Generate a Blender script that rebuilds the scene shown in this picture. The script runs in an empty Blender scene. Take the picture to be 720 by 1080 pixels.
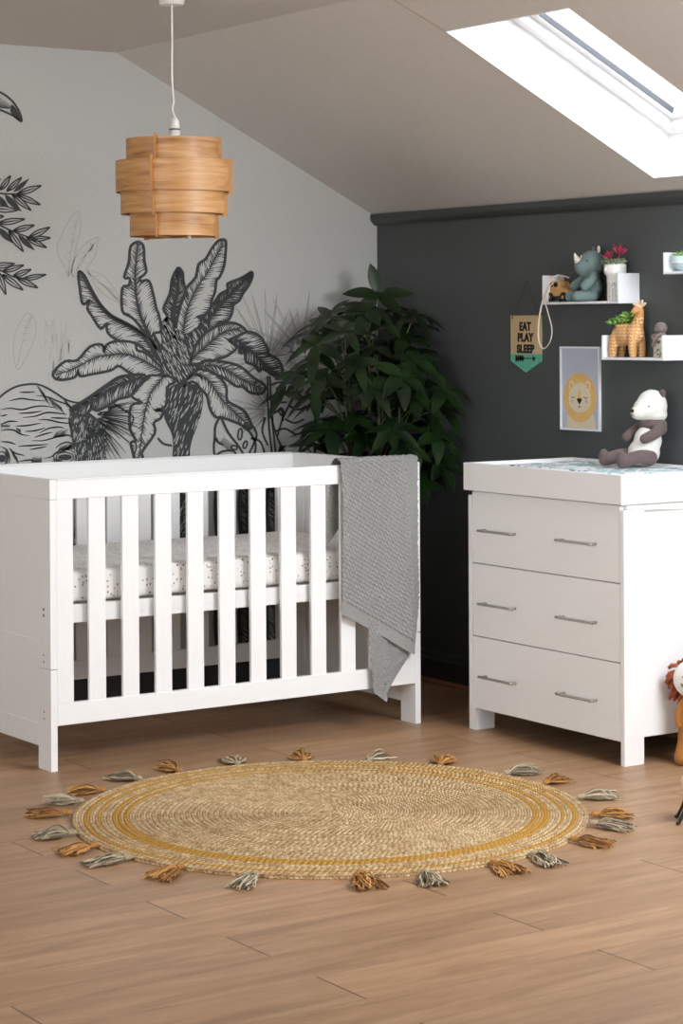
import bpy, bmesh, math, random
from mathutils import Vector, Matrix, noise
S = bpy.context.scene
C = S.collection
PI = math.pi
rnd = random.Random(7)

# ------------------------------------------------------------------ camera
CAM = Vector((-5.2679, -7.5682, 1.4489))
F_PX = 2320.39
PY = 540 - 177.957
FW = Vector((0.55776106, 0.82995834, -0.00847096))
RT = Vector((0.82995072, -0.55781081, -0.00537616))
UP = Vector((0.00918718, 0.00403187, 0.99994967))

def ray(u, v):
    return FW + RT * ((u - 360) / F_PX) - UP * ((v - PY) / F_PX)
def at_y(u, v, y=0.0):          # the point seen at a photo pixel on the plane y = const
    d = ray(u, v); return CAM + d * ((y - CAM.y) / d.y)
def at_x(u, v, x=0.0):
    d = ray(u, v); return CAM + d * ((x - CAM.x) / d.x)
def at_z(u, v, z=0.0):
    d = ray(u, v); return CAM + d * ((z - CAM.z) / d.z)

cam_data = bpy.data.cameras.new('camera')
cam = bpy.data.objects.new('camera', cam_data); C.objects.link(cam)
m = Matrix.Identity(4)
for i in range(3):
    m[i][0] = RT[i]; m[i][1] = UP[i]; m[i][2] = -FW[i]; m[i][3] = CAM[i]
cam.matrix_world = m
cam_data.sensor_fit = 'VERTICAL'
cam_data.sensor_height = 36
cam_data.sensor_width = 24
cam_data.lens = F_PX / 1080 * 36
cam_data.shift_y = -177.957 / 1080
cam_data.clip_end = 200
S.camera = cam

# ------------------------------------------------------------------ materials
def lin(c):
    return tuple(((x / 255) / 12.92 if x / 255 <= 0.04045 else ((x / 255 + 0.055) / 1.055) ** 2.4) for x in c) + (1.0,)

class NT:
    def __init__(s, name):
        s.mat = bpy.data.materials.new(name); s.mat.use_nodes = True
        s.t = s.mat.node_tree; s.n = s.t.nodes
        s.p = s.n['Principled BSDF']
    def link(s, a, b): s.t.links.new(a, b)
    def setv(s, sock, v):
        if v is None: return
        if hasattr(v, 'is_linked') or hasattr(v, 'links'): s.link(v, sock)
        else: sock.default_value = v
    def math(s, op, a, b=None, c=None, clamp=False):
        n = s.n.new('ShaderNodeMath'); n.operation = op; n.use_clamp = clamp
        s.setv(n.inputs[0], a); s.setv(n.inputs[1], b); s.setv(n.inputs[2], c)
        return n.outputs[0]
    def coord(s, kind='Object'):
        return s.n.new('ShaderNodeTexCoord').outputs[kind]
    def mapping(s, vec, scale=(1, 1, 1), loc=(0, 0, 0), rot=(0, 0, 0)):
        n = s.n.new('ShaderNodeMapping'); s.link(vec, n.inputs[0])
        n.inputs['Scale'].default_value = scale; n.inputs['Location'].default_value = loc
        n.inputs['Rotation'].default_value = rot
        return n.outputs[0]
    def noise(s, vec, scale, detail=4, rough=0.5, dist=0.0):
        n = s.n.new('ShaderNodeTexNoise'); s.link(vec, n.inputs['Vector'])
        n.inputs['Scale'].default_value = scale; n.inputs['Detail'].default_value = detail
        n.inputs['Roughness'].default_value = rough; n.inputs['Distortion'].default_value = dist
        return n.outputs['Fac']
    def sep(s, vec):
        n = s.n.new('ShaderNodeSeparateXYZ'); s.link(vec, n.inputs[0]); return n.outputs
    def comb(s, x=0, y=0, z=0):
        n = s.n.new('ShaderNodeCombineXYZ')
        for i, v in enumerate((x, y, z)): s.setv(n.inputs[i], v)
        return n.outputs[0]
    def ramp(s, fac, stops):
        n = s.n.new('ShaderNodeValToRGB'); s.link(fac, n.inputs[0])
        e = n.color_ramp.elements
        while len(e) < len(stops): e.new(0.5)
        for el, (p, c) in zip(e, stops): el.position = p; el.color = c
        return n.outputs[0]
    def mix(s, fac, a, b, mode='MIX'):
        n = s.n.new('ShaderNodeMix'); n.data_type = 'RGBA'; n.blend_type = mode
        s.setv(n.inputs[0], fac); s.setv(n.inputs[6], a); s.setv(n.inputs[7], b)
        return n.outputs[2]
    def bump(s, h, strength=0.3, dist=0.01):
        n = s.n.new('ShaderNodeBump'); s.link(h, n.inputs['Height'])
        n.inputs['Strength'].default_value = strength; n.inputs['Distance'].default_value = dist
        s.link(n.outputs[0], s.p.inputs['Normal']); return n
    def col(s, v): s.setv(s.p.inputs['Base Color'], v)
    def rough(s, v): s.setv(s.p.inputs['Roughness'], v)

def simple(name, c, rough=0.6, bump=0.0, bscale=60, var=0.06, metal=0.0, sheen=0.0, spec=None):
    t = NT(name); co = t.coord()
    n = t.noise(co, bscale, 5, 0.6)
    a = lin([max(0, x * (1 - var)) for x in c]); b = lin([min(255, x * (1 + var)) for x in c])
    t.col(t.ramp(n, [(0.3, a), (0.7, b)]))
    t.rough(rough); t.p.inputs['Metallic'].default_value = metal
    if spec is not None: t.p.inputs['Specular IOR Level'].default_value = spec
    if sheen: t.p.inputs['Sheen Weight'].default_value = sheen
    if bump: t.bump(n, bump, 0.004)
    return t.mat

M = {}
def white_furniture(name, axis):
    t = NT(name); co = t.coord()
    sc = {'x': (2, 40, 40), 'y': (40, 2, 40), 'z': (40, 40, 2)}[axis]
    n = t.noise(t.mapping(co, sc), 4, 6, 0.65)
    t.col(t.ramp(n, [(0.25, lin((238, 238, 238))), (0.6, lin((242, 242, 242)))]))
    t.rough(0.42); t.bump(n, 0.05, 0.001)
    return t.mat
M['white_v'] = white_furniture('white_painted_wood_upright_grain', 'z')
M['white_h'] = white_furniture('white_painted_wood_level_grain', 'x')
M['white_d'] = white_furniture('white_painted_wood_drawer_grain', 'y')
M['shelf'] = simple('white_shelf_lacquer', (236, 238, 243), 0.4, var=0.01)
M['plastic'] = simple('white_plastic', (232, 230, 224), 0.35, var=0.01)
M['metal'] = simple('brushed_steel', (195, 192, 188), 0.28, metal=1.0, var=0.03)
M['screw'] = simple('bronze_screw', (120, 105, 85), 0.35, metal=0.9)
M['black'] = simple('black_paint', (22, 22, 23), 0.5)
M['hole'] = simple('dark_recess', (30, 28, 26), 0.9)

# floor: oak laminate boards 1.30 x 0.195 m running along x
def floor_mat():
    t = NT('oak_laminate'); co = t.coord(); x, y, z = t.sep(co)
    v = t.math('DIVIDE', t.math('ADD', y, 3.095), 0.195)
    row = t.math('FLOOR', v); fv = t.math('FRACT', v)
    par = t.math('MODULO', t.math('ABSOLUTE', row), 2.0)
    par = t.math('SUBTRACT', 1.0, par)       # rows -1,-3.. are the ones jointed at x=-1.3, -2.6
    u = t.math('ADD', t.math('DIVIDE', t.math('ADD', x, 2.6), 1.3), t.math('MULTIPLY', par, 0.5))
    colu = t.math('FLOOR', u); fu = t.math('FRACT', u)
    wn = t.n.new('ShaderNodeTexWhiteNoise'); wn.noise_dimensions = '2D'
    t.link(t.comb(row, colu, 0), wn.inputs['Vector'])
    r = wn.outputs['Value']
    off = t.comb(t.math('MULTIPLY', r, 37.0), t.math('MULTIPLY', r, 11.0), r)
    va = t.n.new('ShaderNodeVectorMath'); va.operation = 'ADD'; t.link(co, va.inputs[0]); t.link(off, va.inputs[1])
    base = va.outputs[0]
    g1 = t.noise(t.mapping(base, (1.0, 9, 1)), 2.2, 6, 0.62, 0.6)
    g2 = t.noise(t.mapping(base, (6, 160, 1)), 3.0, 4, 0.6)
    g3 = t.noise(t.mapping(base, (1.6, 5, 1)), 1.1, 3, 0.5, 1.4)
    c = t.ramp(g1, [(0.22, lin((136, 101, 71))), (0.5, lin((170, 132, 98))), (0.78, lin((192, 155, 119)))])
    c = t.mix(t.math('MULTIPLY', t.math('SUBTRACT', g2, 0.35, clamp=True), 0.55), c, lin((120, 88, 62)))
    kn = t.ramp(g3, [(0.62, (0, 0, 0, 1)), (0.74, (1, 1, 1, 1))])
    c = t.mix(t.math('MULTIPLY', kn, 0.3), c, lin((122, 88, 62)))
    tone = t.math('ADD', 0.83, t.math('MULTIPLY', r, 0.2))
    hsv = t.n.new('ShaderNodeHueSaturation'); t.link(c, hsv.inputs['Color']); t.link(tone, hsv.inputs['Value'])
    c = hsv.outputs[0]
    # joints: end joints clearly dark, long joints faint
    du = t.math('MINIMUM', fu, t.math('SUBTRACT', 1.0, fu))
    dv = t.math('MINIMUM', fv, t.math('SUBTRACT', 1.0, fv))
    je = t.math('LESS_THAN', t.math('MULTIPLY', du, 1.3), 0.0024)
    jl = t.math('LESS_THAN', t.math('MULTIPLY', dv, 0.195), 0.0009)
    c = t.mix(t.math('MULTIPLY', je, 0.85), c, lin((50, 34, 24)))
    c = t.mix(t.math('MULTIPLY', jl, 0.45), c, lin((80, 56, 38)))
    t.col(c)
    t.rough(t.math('ADD', 0.33, t.math('MULTIPLY', g2, 0.2)))
    t.bump(t.math('SUBTRACT', g2, t.math('MULTIPLY', t.math('MAXIMUM', je, jl), 3.0)), 0.12, 0.002)
    return t.mat
M['floor'] = floor_mat()

def paper_mat(name, c):
    t = NT(name); co = t.coord()
    a = t.noise(t.mapping(co, (300, 300, 45)), 1.6, 3, 0.6)
    b = t.noise(t.mapping(co, (45, 45, 300)), 1.6, 3, 0.6)
    w = t.math('ADD', a, b)
    t.col(t.ramp(w, [(0.75, lin([x * 0.95 for x in c])), (1.0, lin(c))]))
    w2 = t.math('MULTIPLY', w, 0.5)
    t.col(t.ramp(w2, [(0.36, lin([x * 0.955 for x in c])), (0.62, lin([min(255, x * 1.02) for x in c]))]))
    t.rough(0.85); t.bump(w, 0.15, 0.001)
    return t.mat
M['paper'] = paper_mat('pale_woven_wallpaper', (191, 191, 187))
M['ink'] = simple('charcoal_print_ink', (62, 65, 66), 0.85, var=0.08, bscale=25)
M['ghost'] = simple('faint_grey_print_ink', (174, 174, 171), 0.85, var=0.03)
M['ghost2'] = simple('soft_grey_print_ink', (152, 152, 149), 0.85, var=0.05)
M['dark_wall'] = simple('charcoal_wall_paint', (74, 78, 78), 0.62, bump=0.08, bscale=120, var=0.03)
M['dark_trim'] = simple('charcoal_gloss_paint', (62, 66, 66), 0.45, var=0.03)
M['ceiling'] = simple('matt_ceiling_paint', (212, 207, 200), 0.9, bump=0.05, bscale=30, var=0.012)
M['reveal'] = simple('white_gloss_reveal', (244, 245, 246), 0.5, var=0.01)
M['oak_trim'] = simple('oak_beading', (150, 104, 68), 0.5, var=0.08)
M['gasket'] = simple('grey_rubber_gasket', (70, 72, 78), 0.6)
def glass_mat():
    t = NT('clear_glazing'); n = t.n
    tr = n.new('ShaderNodeBsdfTransparent'); gl = n.new('ShaderNodeBsdfGlossy'); gl.inputs['Roughness'].default_value = 0.02
    mx = n.new('ShaderNodeMixShader'); mx.inputs[0].default_value = 0.06
    t.link(tr.outputs[0], mx.inputs[1]); t.link(gl.outputs[0], mx.inputs[2])
    t.link(mx.outputs[0], n['Material Output'].inputs[0]); return t.mat
M['glass'] = glass_mat()

# ------------------------------------------------------------------ object helpers
def obj(name, bm, mat, parent=None, smooth=False, bevel=0.0, recalc=True, label=None, loc=None, kind=None, seg=2):
    if recalc: bmesh.ops.recalc_face_normals(bm, faces=bm.faces)
    me = bpy.data.meshes.new(name); bm.to_mesh(me); bm.free()
    mats = mat if isinstance(mat, (list, tuple)) else [mat]
    for mm in mats: me.materials.append(mm)
    if smooth:
        for p in me.polygons: p.use_smooth = True
    o = bpy.data.objects.new(name, me); C.objects.link(o)
    if parent: o.parent = parent
    if loc: o.location = loc
    if bevel:
        b = o.modifiers.new('bevel', 'BEVEL'); b.width = bevel; b.segments = seg; b.limit_method = 'ANGLE'
        b.angle_limit = math.radians(40)
        b.harden_normals = False
    if label: o['label'] = label
    if kind: o['kind'] = kind
    return o

def tag(o, label, cat, group=None):
    o['label'] = label; o['category'] = cat
    if group: o['group'] = group
    return o

def thing(name, label, cat, loc=(0, 0, 0), rz=0, group=None, scale=None):
    o = bpy.data.objects.new(name, None); C.objects.link(o)
    o.location = loc; o.rotation_euler = (0, 0, rz); o.empty_display_size = 0.1
    return tag(o, label, cat, group)

def B(): return bmesh.new()

def box(bm, x0, x1, y0, y1, z0, z1, mi=0):
    vs = [bm.verts.new(p) for p in ((x0, y0, z0), (x1, y0, z0), (x1, y1, z0), (x0, y1, z0), (x0, y0, z1), (x1, y0, z1), (x1, y1, z1), (x0, y1, z1))]
    for f in ((3, 2, 1, 0), (4, 5, 6, 7), (0, 1, 5, 4), (1, 2, 6, 5), (2, 3, 7, 6), (3, 0, 4, 7)):
        fc = bm.faces.new([vs[i] for i in f]); fc.material_index = mi
    return bm
def boxes(*bs):
    bm = B()
    for b in bs: box(bm, *b)
    return bm

def prism(bm, pts, o, ax, ay, n, mi=0):   # polygon pts (a,b) in plane o + a*ax + b*ay extruded by n
    o, ax, ay, n = Vector(o), Vector(ax), Vector(ay), Vector(n)
    a = [bm.verts.new(o + ax * p[0] + ay * p[1]) for p in pts]
    b = [bm.verts.new(v.co + n) for v in a]
    k = len(pts)
    fs = [bm.faces.new(a), bm.faces.new(b[::-1])]
    for i in range(k): fs.append(bm.faces.new((a[i], a[(i + 1) % k], b[(i + 1) % k], b[i])))
    bmesh.ops.triangulate(bm, faces=fs[:2])
    for f in bm.faces:
        pass
    return bm

def smooth_path(pts, n=6):
    pts = [Vector(p) for p in pts]
    if len(pts) < 3: return [pts[0].lerp(pts[-1], i / n) for i in range(n + 1)]
    out = []
    for i in range(len(pts) - 1):
        p0 = pts[max(i - 1, 0)]; p1 = pts[i]; p2 = pts[i + 1]; p3 = pts[min(i + 2, len(pts) - 1)]
        for k in range(n):
            t = k / n
            out.append(0.5 * ((2 * p1) + (p2 - p0) * t + (2 * p0 - 5 * p1 + 4 * p2 - p3) * t * t + (3 * p1 - p0 - 3 * p2 + p3) * t ** 3))
    out.append(pts[-1]); return out

def tube(bm, pts, r, seg=8, cap=True, flat=1.0):
    pts = [Vector(p) for p in pts]
    rs = r if isinstance(r, (list, tuple)) else [r] * len(pts)
    rings = []; up = None
    for i, p in enumerate(pts):
        d = (pts[min(i + 1, len(pts) - 1)] - pts[max(i - 1, 0)])
        d = d.normalized() if d.length > 1e-9 else Vector((0, 0, 1))
        if up is None:
            up = d.orthogonal().normalized()
        up = (up - d * up.dot(d)); up = up.normalized() if up.length > 1e-6 else d.orthogonal().normalized()
        s = d.cross(up)
        rings.append([bm.verts.new(p + (up * math.cos(2 * PI * k / seg) + s * math.sin(2 * PI * k / seg) * flat) * rs[i]) for k in range(seg)])
    for a, b in zip(rings, rings[1:]):
        for k in range(seg): bm.faces.new((a[k], a[(k + 1) % seg], b[(k + 1) % seg], b[k]))
    if cap:
        bm.faces.new(rings[0][::-1]); bm.faces.new(rings[-1])
    return bm

def lathe(bm, prof, seg=32, c=(0, 0, 0), closed=False):
    rings = []
    for r, z in prof:
        if r < 1e-6: rings.append([bm.verts.new((c[0], c[1], c[2] + z))])
        else: rings.append([bm.verts.new((c[0] + r * math.cos(2 * PI * k / seg), c[1] + r * math.sin(2 * PI * k / seg), c[2] + z)) for k in range(seg)])
    for a, b in zip(rings, rings[1:]):
        if len(a) == 1 and len(b) == 1: continue
        for k in range(seg):
            k2 = (k + 1) % seg
            if len(a) == 1: bm.faces.new((a[0], b[k2], b[k]))
            elif len(b) == 1: bm.faces.new((a[k], a[k2], b[0]))
            else: bm.faces.new((a[k], a[k2], b[k2], b[k]))
    return bm

def ball(bm, c, r, rot=None, u=20, v=12):
    r = (r, r, r) if isinstance(r, (int, float)) else r
    mt = Matrix.Translation(c) @ (rot.to_4x4() if rot else Matrix.Identity(4)) @ Matrix.Diagonal((r[0], r[1], r[2], 1))
    bmesh.ops.create_uvsphere(bm, u_segments=u, v_segments=v, radius=1, matrix=mt)
    return bm
def limb(bm, pts, rs, seg=14):            # tapered capsule chain
    pts = smooth_path(pts, 5); k = len(rs) - 1; n = len(pts) - 1
    rr = []
    for i in range(n + 1):
        f = i / n * k; a = min(int(f), k - 1); rr.append(rs[a] + (rs[a + 1] - rs[a]) * (f - a))
    tube(bm, pts, rr, seg)
    ball(bm, pts[0], rr[0], u=seg, v=8); ball(bm, pts[-1], rr[-1], u=seg, v=8)
    return bm
def plush(name, bm, mat, parent, voxel=0.004, it=6, label=None):   # fuse overlapping blobs into one soft skin
    o = obj(name, bm, mat, parent, smooth=True, label=label)
    r = o.modifiers.new('fuse', 'REMESH'); r.mode = 'VOXEL'; r.voxel_size = voxel; r.use_smooth_shade = True
    s = o.modifiers.new('soften', 'SMOOTH'); s.factor = 0.6; s.iterations = it
    return o

def struct(name, bm, mat, parent=None, **k):
    return obj(name, bm, mat, parent, kind='structure' if parent is None else None, **k)

# ------------------------------------------------------------------ the room
ZC = 2.508; XR = -1.225; ZW = 1.898
XL = -7.4; YB = -9.7
struct('floor', box(B(), XL, 0.1, YB, 0.1, -0.05, 0), M['floor'])
wall_m = struct('wall_left', prism(B(), [(XL, 0), (0.1, 0), (0.1, ZW + 0.0), (0.0, ZW), (XR, ZC), (XL, ZC)], (0, 0, 0), (1, 0, 0), (0, 0, 1), (0, 0.1, 0)), M['paper'])
wall_d = struct('wall_right', box(B(), 0, 0.1, YB, 0.0, 0, ZW), M['dark_wall'])

struct('wall_side', boxes((XL - 0.1, XL, YB, -6.6, 0, ZC), (XL - 0.1, XL, -3.2, 0.1, 0, ZC), (XL - 0.1, XL, -6.6, -3.2, 0, 1.4), (XL - 0.1, XL, -6.6, -3.2, 2.2, ZC)), M['ceiling'])
struct('wall_back', boxes((XL, -3.9, YB - 0.1, YB, 0, ZC), (-1.0, 0.1, YB - 0.1, YB, 0, ZC), (-3.9, -1.0, YB - 0.1, YB, 0, 1.4), (-3.9, -1.0, YB - 0.1, YB, 2.3, ZC)), M['ceiling'])
struct('added_back_window', boxes((-3.9, -1.0, YB - 0.08, YB - 0.02, 1.4, 1.46), (-3.9, -1.0, YB - 0.08, YB - 0.02, 2.24, 2.3), (-3.9, -3.84, YB - 0.08, YB - 0.02, 1.46, 2.24), (-1.06, -1.0, YB - 0.08, YB - 0.02, 1.46, 2.24), (-2.48, -2.42, YB - 0.08, YB - 0.02, 1.46, 2.24)), M['reveal'])  # unseen window behind the camera, added to hold a fill lamp
struct('added_side_window', boxes((XL - 0.08, XL - 0.02, -6.6, -3.2, 1.4, 1.46), (XL - 0.08, XL - 0.02, -6.6, -3.2, 2.14, 2.2), (XL - 0.08, XL - 0.02, -6.6, -6.54, 1.46, 2.14), (XL - 0.08, XL - 0.02, -3.26, -3.2, 1.46, 2.14), (XL - 0.08, XL - 0.02, -4.93, -4.87, 1.46, 2.14)), M['reveal'])  # made-up side window out of view, shaped around the side fill lamp
# flat ceiling, then the slope with the skylight opening
bm = box(B(), XL, XR, YB, 0.1, ZC, ZC + 0.1)
ceil = struct('ceiling', bm, M['ceiling'])
SL = Vector((-XR, 0, ZW - ZC)); SLn = Vector((ZC - ZW, 0, -XR)).normalized()      # along the slope, outward normal
def sp(x, y, d=0.0):              # point on the slope plane at x, y, lifted d outwards
    return Vector((x, y, ZC + (x - XR) * (ZW - ZC) / (0 - XR))) + SLn * d
SX0, SX1, SY0, SY1 = -1.004, -0.106, -2.455, -1.835
def sbox(bm, x0, x1, y0, y1, d0, d1):
    vs = [bm.verts.new(sp(x, y, d)) for d in (d0, d1) for x, y in ((x0, y0), (x1, y0), (x1, y1), (x0, y1))]
    for f in ((3, 2, 1, 0), (4, 5, 6, 7), (0, 1, 5, 4), (1, 2, 6, 5), (2, 3, 7, 6), (3, 0, 4, 7)): bm.faces.new([vs[i] for i in f])
    return bm
bm = B()
for q in ((XR, SX0, YB, 0.1), (SX1, 0.12, YB, 0.1), (SX0, SX1, YB, -4.9), (SX0, SX1, -3.45, SY0), (SX0, SX1, SY1, 0.1)): sbox(bm, *q, 0, 0.3)
sl = struct('ceiling', bm, M['ceiling']); sl.name = 'ceiling_slope'
bm = B(); e = 0.004
for q in ((SX0, SX1, SY1 - e, SY1), (SX0, SX1, SY0, SY0 + e), (SX0, SX0 + e, SY0 + e, SY1 - e), (SX1 - e, SX1, SY0 + e, SY1 - e)): sbox(bm, *q, -0.001, 0.3)
sk = struct('window_3', bm, M['reveal'])
bm = B()
for q in ((SX0, SX1, -3.454, -3.45), (SX0, SX1, -4.9, -4.896), (SX0, SX0 + e, -4.896, -3.454), (SX1 - e, SX1, -4.896, -3.454)): sbox(bm, *q, -0.001, 0.3)
struct('window_4', bm, M['reveal'])
bm = B(); w = 0.045
for q in ((SX0 + e, SX1 - e, SY1 - w, SY1 - e), (SX0 + e, SX1 - e, SY0 + e, SY0 + w), (SX0 + e, SX0 + w, SY0 + w, SY1 - w), (SX1 - w, SX1 - e, SY0 + w, SY1 - w)): sbox(bm, *q, 0.17, 0.3)
obj('window_frame', bm, M['reveal'], sk, bevel=0.003)
bm = B(); w2 = 0.075
for q in ((SX0 + w, SX1 - w, SY1 - w2, SY1 - w), (SX0 + w, SX1 - w, SY0 + w, SY0 + w2), (SX0 + w, SX0 + w2, SY0 + w2, SY1 - w2), (SX1 - w2, SX1 - w, SY0 + w2, SY1 - w2)): sbox(bm, *q, 0.2, 0.27)
sash = obj('sash', bm, M['reveal'], sk, bevel=0.004)
bm = B(); w3 = w2 + 0.0035
for q in ((SX0 + w2, SX1 - w2, SY1 - w3, SY1 - w2), (SX0 + w2, SX1 - w2, SY0 + w2, SY0 + w3)): sbox(bm, *q, 0.205, 0.225)
obj('gasket', bm, M['gasket'], sash)
obj('pane', sbox(B(), SX0 + w2, SX1 - w2, SY0 + w2, SY1 - w2, 0.228, 0.234), M['glass'], sk)
bm = B(); hp = [sp(-0.36, -2.31, 0.19), sp(-0.36, -2.31, 0.17), sp(-0.24, -2.31, 0.17), sp(-0.24, -2.31, 0.19)]
obj('catch', tube(bm, hp, 0.006), M['metal'], sk, smooth=True)

# dark moulding where the dark wall meets the slope, and the skirting boards
def trim(name, prof, y0, y1, mat):      # profile (depth from wall, z) along the dark wall
    return struct(name, prism(B(), [(-a, b) for a, b in prof], (0, y0, 0), (1, 0, 0), (0, 0, 1), (0, y1 - y0, 0)), mat)
trim('trim_1', [(0, 1.862), (0.012, 1.862), (0.018, 1.868), (0.026, 1.874), (0.034, 1.886), (0.034, 1.908), (0.0, 1.896)], YB, 0.0, M['dark_trim'])
trim('baseboard_right', [(0, 0), (0.016, 0), (0.016, 0.085), (0.022, 0.09), (0.022, 0.098), (0.014, 0.104), (0.012, 0.115), (0.006, 0.126), (0, 0.128)], YB, 0.0, M['dark_trim'])
trim('trim_2', [(0.016, 0), (0.032, 0), (0.030, 0.01), (0.022, 0.017), (0.016, 0.018)], YB, -0.016, M['oak_trim'])
struct('baseboard_left', prism(B(), [(0, 0), (0.016, 0), (0.016, 0.1), (0.01, 0.118), (0, 0.122)], (XL, 0, 0), (0, -1, 0), (0, 0, 1), (-XL, 0, 0)), M['dark_trim'])
# plasterboard joint running up the slope from the skylight corner
bm = B(); tube(bm, [sp(XR + 0.002, -1.80, -0.0004), sp(SX0, SY1, -0.0004)], 0.0012, 4)
obj('plaster_joint', bm, M['oak_trim'], sl)
# ------------------------------------------------------------------ the printed mural on the left wall
from mathutils.geometry import delaunay_2d_cdt
class Print:
    def __init__(s): s.ink = B(); s.fill = B(); s.lay = 1
    def P(s, u, v, l): 
        p = at_y(u, v, 0.0); return Vector((p.x, -0.00006 * l, p.z))
    def poly(s, bm, pts, l):
        pts = [tuple(p[:2]) for p in pts]; n = len(pts)
        if n > 2 and (Vector(pts[0]) - Vector(pts[-1])).length < 1e-5: pts = pts[:-1]; n -= 1
        vs, es, fs, _, _, _ = delaunay_2d_cdt([Vector(p) for p in pts], [], [list(range(n))], 1, 1e-4)
        bv = [bm.verts.new(s.P(v[0], v[1], l)) for v in vs]
        for f in fs: bm.faces.new([bv[i] for i in f])
    def stroke(s, pts, w0, w1=None, wm=None, l=None, bm=None):
        if w1 is None: w1 = w0
        if l is None: l = s.lay
        bm = bm or s.ink
        pts = [Vector((p[0], p[1])) for p in pts]; n = len(pts) - 1
        prev = None
        for i, p in enumerate(pts):
            d = pts[min(i + 1, n)] - pts[max(i - 1, 0)]
            if d.length < 1e-6: continue
            d.normalize(); q = Vector((-d.y, d.x)); t = i / n
            w = w0 + (w1 - w0) * t
            if wm is not None: w += (wm - (w0 + w1) / 2) * math.sin(PI * t)
            cur = (bm.verts.new(s.P(*(p + q * w / 2), l)), bm.verts.new(s.P(*(p - q * w / 2), l)))
            if prev: bm.faces.new((prev[0], cur[0], cur[1], prev[1]))
            prev = cur

def cm(pts, n=4): return [(p.x, p.y) for p in smooth_path([Vector((a, b, 0)) for a, b in pts], n)]
def poly_len_pts(pts, step):
    out = []; acc = 0
    for a, b in zip(pts, pts[1:]):
        a, b = Vector(a), Vector(b); L = (b - a).length
        while acc < L:
            out.append((a.lerp(b, acc / L), (b - a).normalized())); acc += step
        acc -= L
    return out
def inside(p, poly):
    c = False; x, y = p; j = len(poly) - 1
    for i in range(len(poly)):
        xi, yi = poly[i]; xj, yj = poly[j]
        if (yi > y) != (yj > y) and x < (xj - xi) * (y - yi) / (yj - yi + 1e-12) + xi: c = not c
        j = i
    return c

def leaf(pr, outline, mid, shade=0.35, dark=0.0, w=3.0, closed=True, basew=5.0):
    pr.lay += 3; l = pr.lay
    ol = cm(outline + ([outline[0]] if closed else []), 3)
    pr.poly(pr.fill, ol[:-1] if closed else ol, l)
    md = cm(mid, 5)
    ms = poly_len_pts(md, 2.3); N = len(ms)
    # strokes from the midrib outwards, swept towards the tip (the midrib runs base -> tip)
    for i, (p, d) in enumerate(ms):
        t = i / max(1, N - 1)
        for sgn in (1, -1):
            if rnd.random() > 0.5 + shade + (0.3 if t < 0.4 else 0): continue
            a = math.radians(48 + rnd.uniform(-8, 8)) * sgn
            dd = Vector((d.x * math.cos(a) - d.y * math.sin(a), d.x * math.sin(a) + d.y * math.cos(a)))
            L = rnd.uniform(3, 7) + 16 * shade * rnd.random() * (1.3 - t) + 22 * dark * rnd.random()
            q = p + dd * L; k = 0
            while not inside(q, ol) and k < 6: L *= 0.75; q = p + dd * L; k += 1
            pr.stroke([p, p.lerp(q, 0.5), q], 1.5 + dark, 0.25, l=l + 1)
    # strokes from the edge inwards
    for i, (p, d) in enumerate(poly_len_pts(ol, 2.6)):
        if rnd.random() > 0.35 + shade * 0.8 + dark * 0.5: continue
        j = min(range(N), key=lambda k: (ms[k][0] - p).length)
        tgt = ms[max(0, j - 4)][0]; dd = (tgt - p)
        if dd.length < 2: continue
        L = min(dd.length * 0.8, rnd.uniform(2.5, 6) + 9 * shade * rnd.random() + 14 * dark * rnd.random()); q = p + dd.normalized() * L
        if not inside(p.lerp(q, 0.6), ol): continue
        pr.stroke([p, p.lerp(q, 0.5), q], 1.7 + dark, 0.25, l=l + 1)
    pr.stroke(md, basew * 0.5, 1.1, l=l + 2)
    pr.stroke(ol, w, w, l=l + 2)

def dark_poly(pr, outline, n, d, seed=1, lo=3, hi=9, w=0.9):       # solid ink with pale scratches along direction d
    pr.lay += 2; l = pr.lay; ol = cm(outline + [outline[0]], 3)
    pr.poly(pr.ink, ol[:-1], l)
    r = random.Random(seed); xs = [p[0] for p in ol]; ys = [p[1] for p in ol]; k = 0
    while k < n:
        p = Vector((r.uniform(min(xs), max(xs)), r.uniform(min(ys), max(ys))))
        if not inside(p, ol): continue
        k += 1
        a = math.atan2(d[1], d[0]) + r.uniform(-0.12, 0.12); q = p + Vector((math.cos(a), math.sin(a))) * r.uniform(lo, hi)
        if inside(q, ol): pr.stroke([p, p.lerp(q, 0.5), q], 0.15, 0.15, wm=w, l=l + 1, bm=pr.fill)

# --- banana tree
tr = Print(); tr.lay = 12
ghost = Print(); gh2 = Print()
A = [(83, 285.7), (82.5, 292.5), (84, 304), (86, 318), (89, 321), (94, 316), (92, 325.5), (96.7, 333), (99.6, 338), (106.4, 347), (112, 341), (113, 350), (120, 356.7), (130, 361), (143, 362), (162, 376), (166, 368), (151, 352), (133.6, 341), (118, 333), (106.4, 321.7), (96.7, 306), (88.9, 290.6)]
leaf(tr, A, [(163, 371), (150, 354), (133, 343), (117, 334.5), (105.5, 323), (95.5, 307.5), (86, 290)], 0.5, 0.1, basew=9)
Bo = [(145.3, 254.6), (151, 259.4), (152, 275), (154, 286.7), (147.2, 293.5), (149, 296.4), (157, 296.4), (161.8, 312), (164.7, 325.5), (167.6, 333), (169.6, 349), (162, 352), (168, 364), (172, 378), (163, 366), (150, 348), (141.4, 337), (135.5, 333), (128.7, 327.5), (128.7, 304), (135.5, 301), (136.5, 293.5), (130.7, 292.5), (135.5, 277), (137.5, 260)]
leaf(tr, Bo, [(170.6, 376), (159, 356.7), (148, 333), (143.3, 312), (142.4, 284.7), (145.3, 257)], 0.45, 0.05, basew=8)
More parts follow.
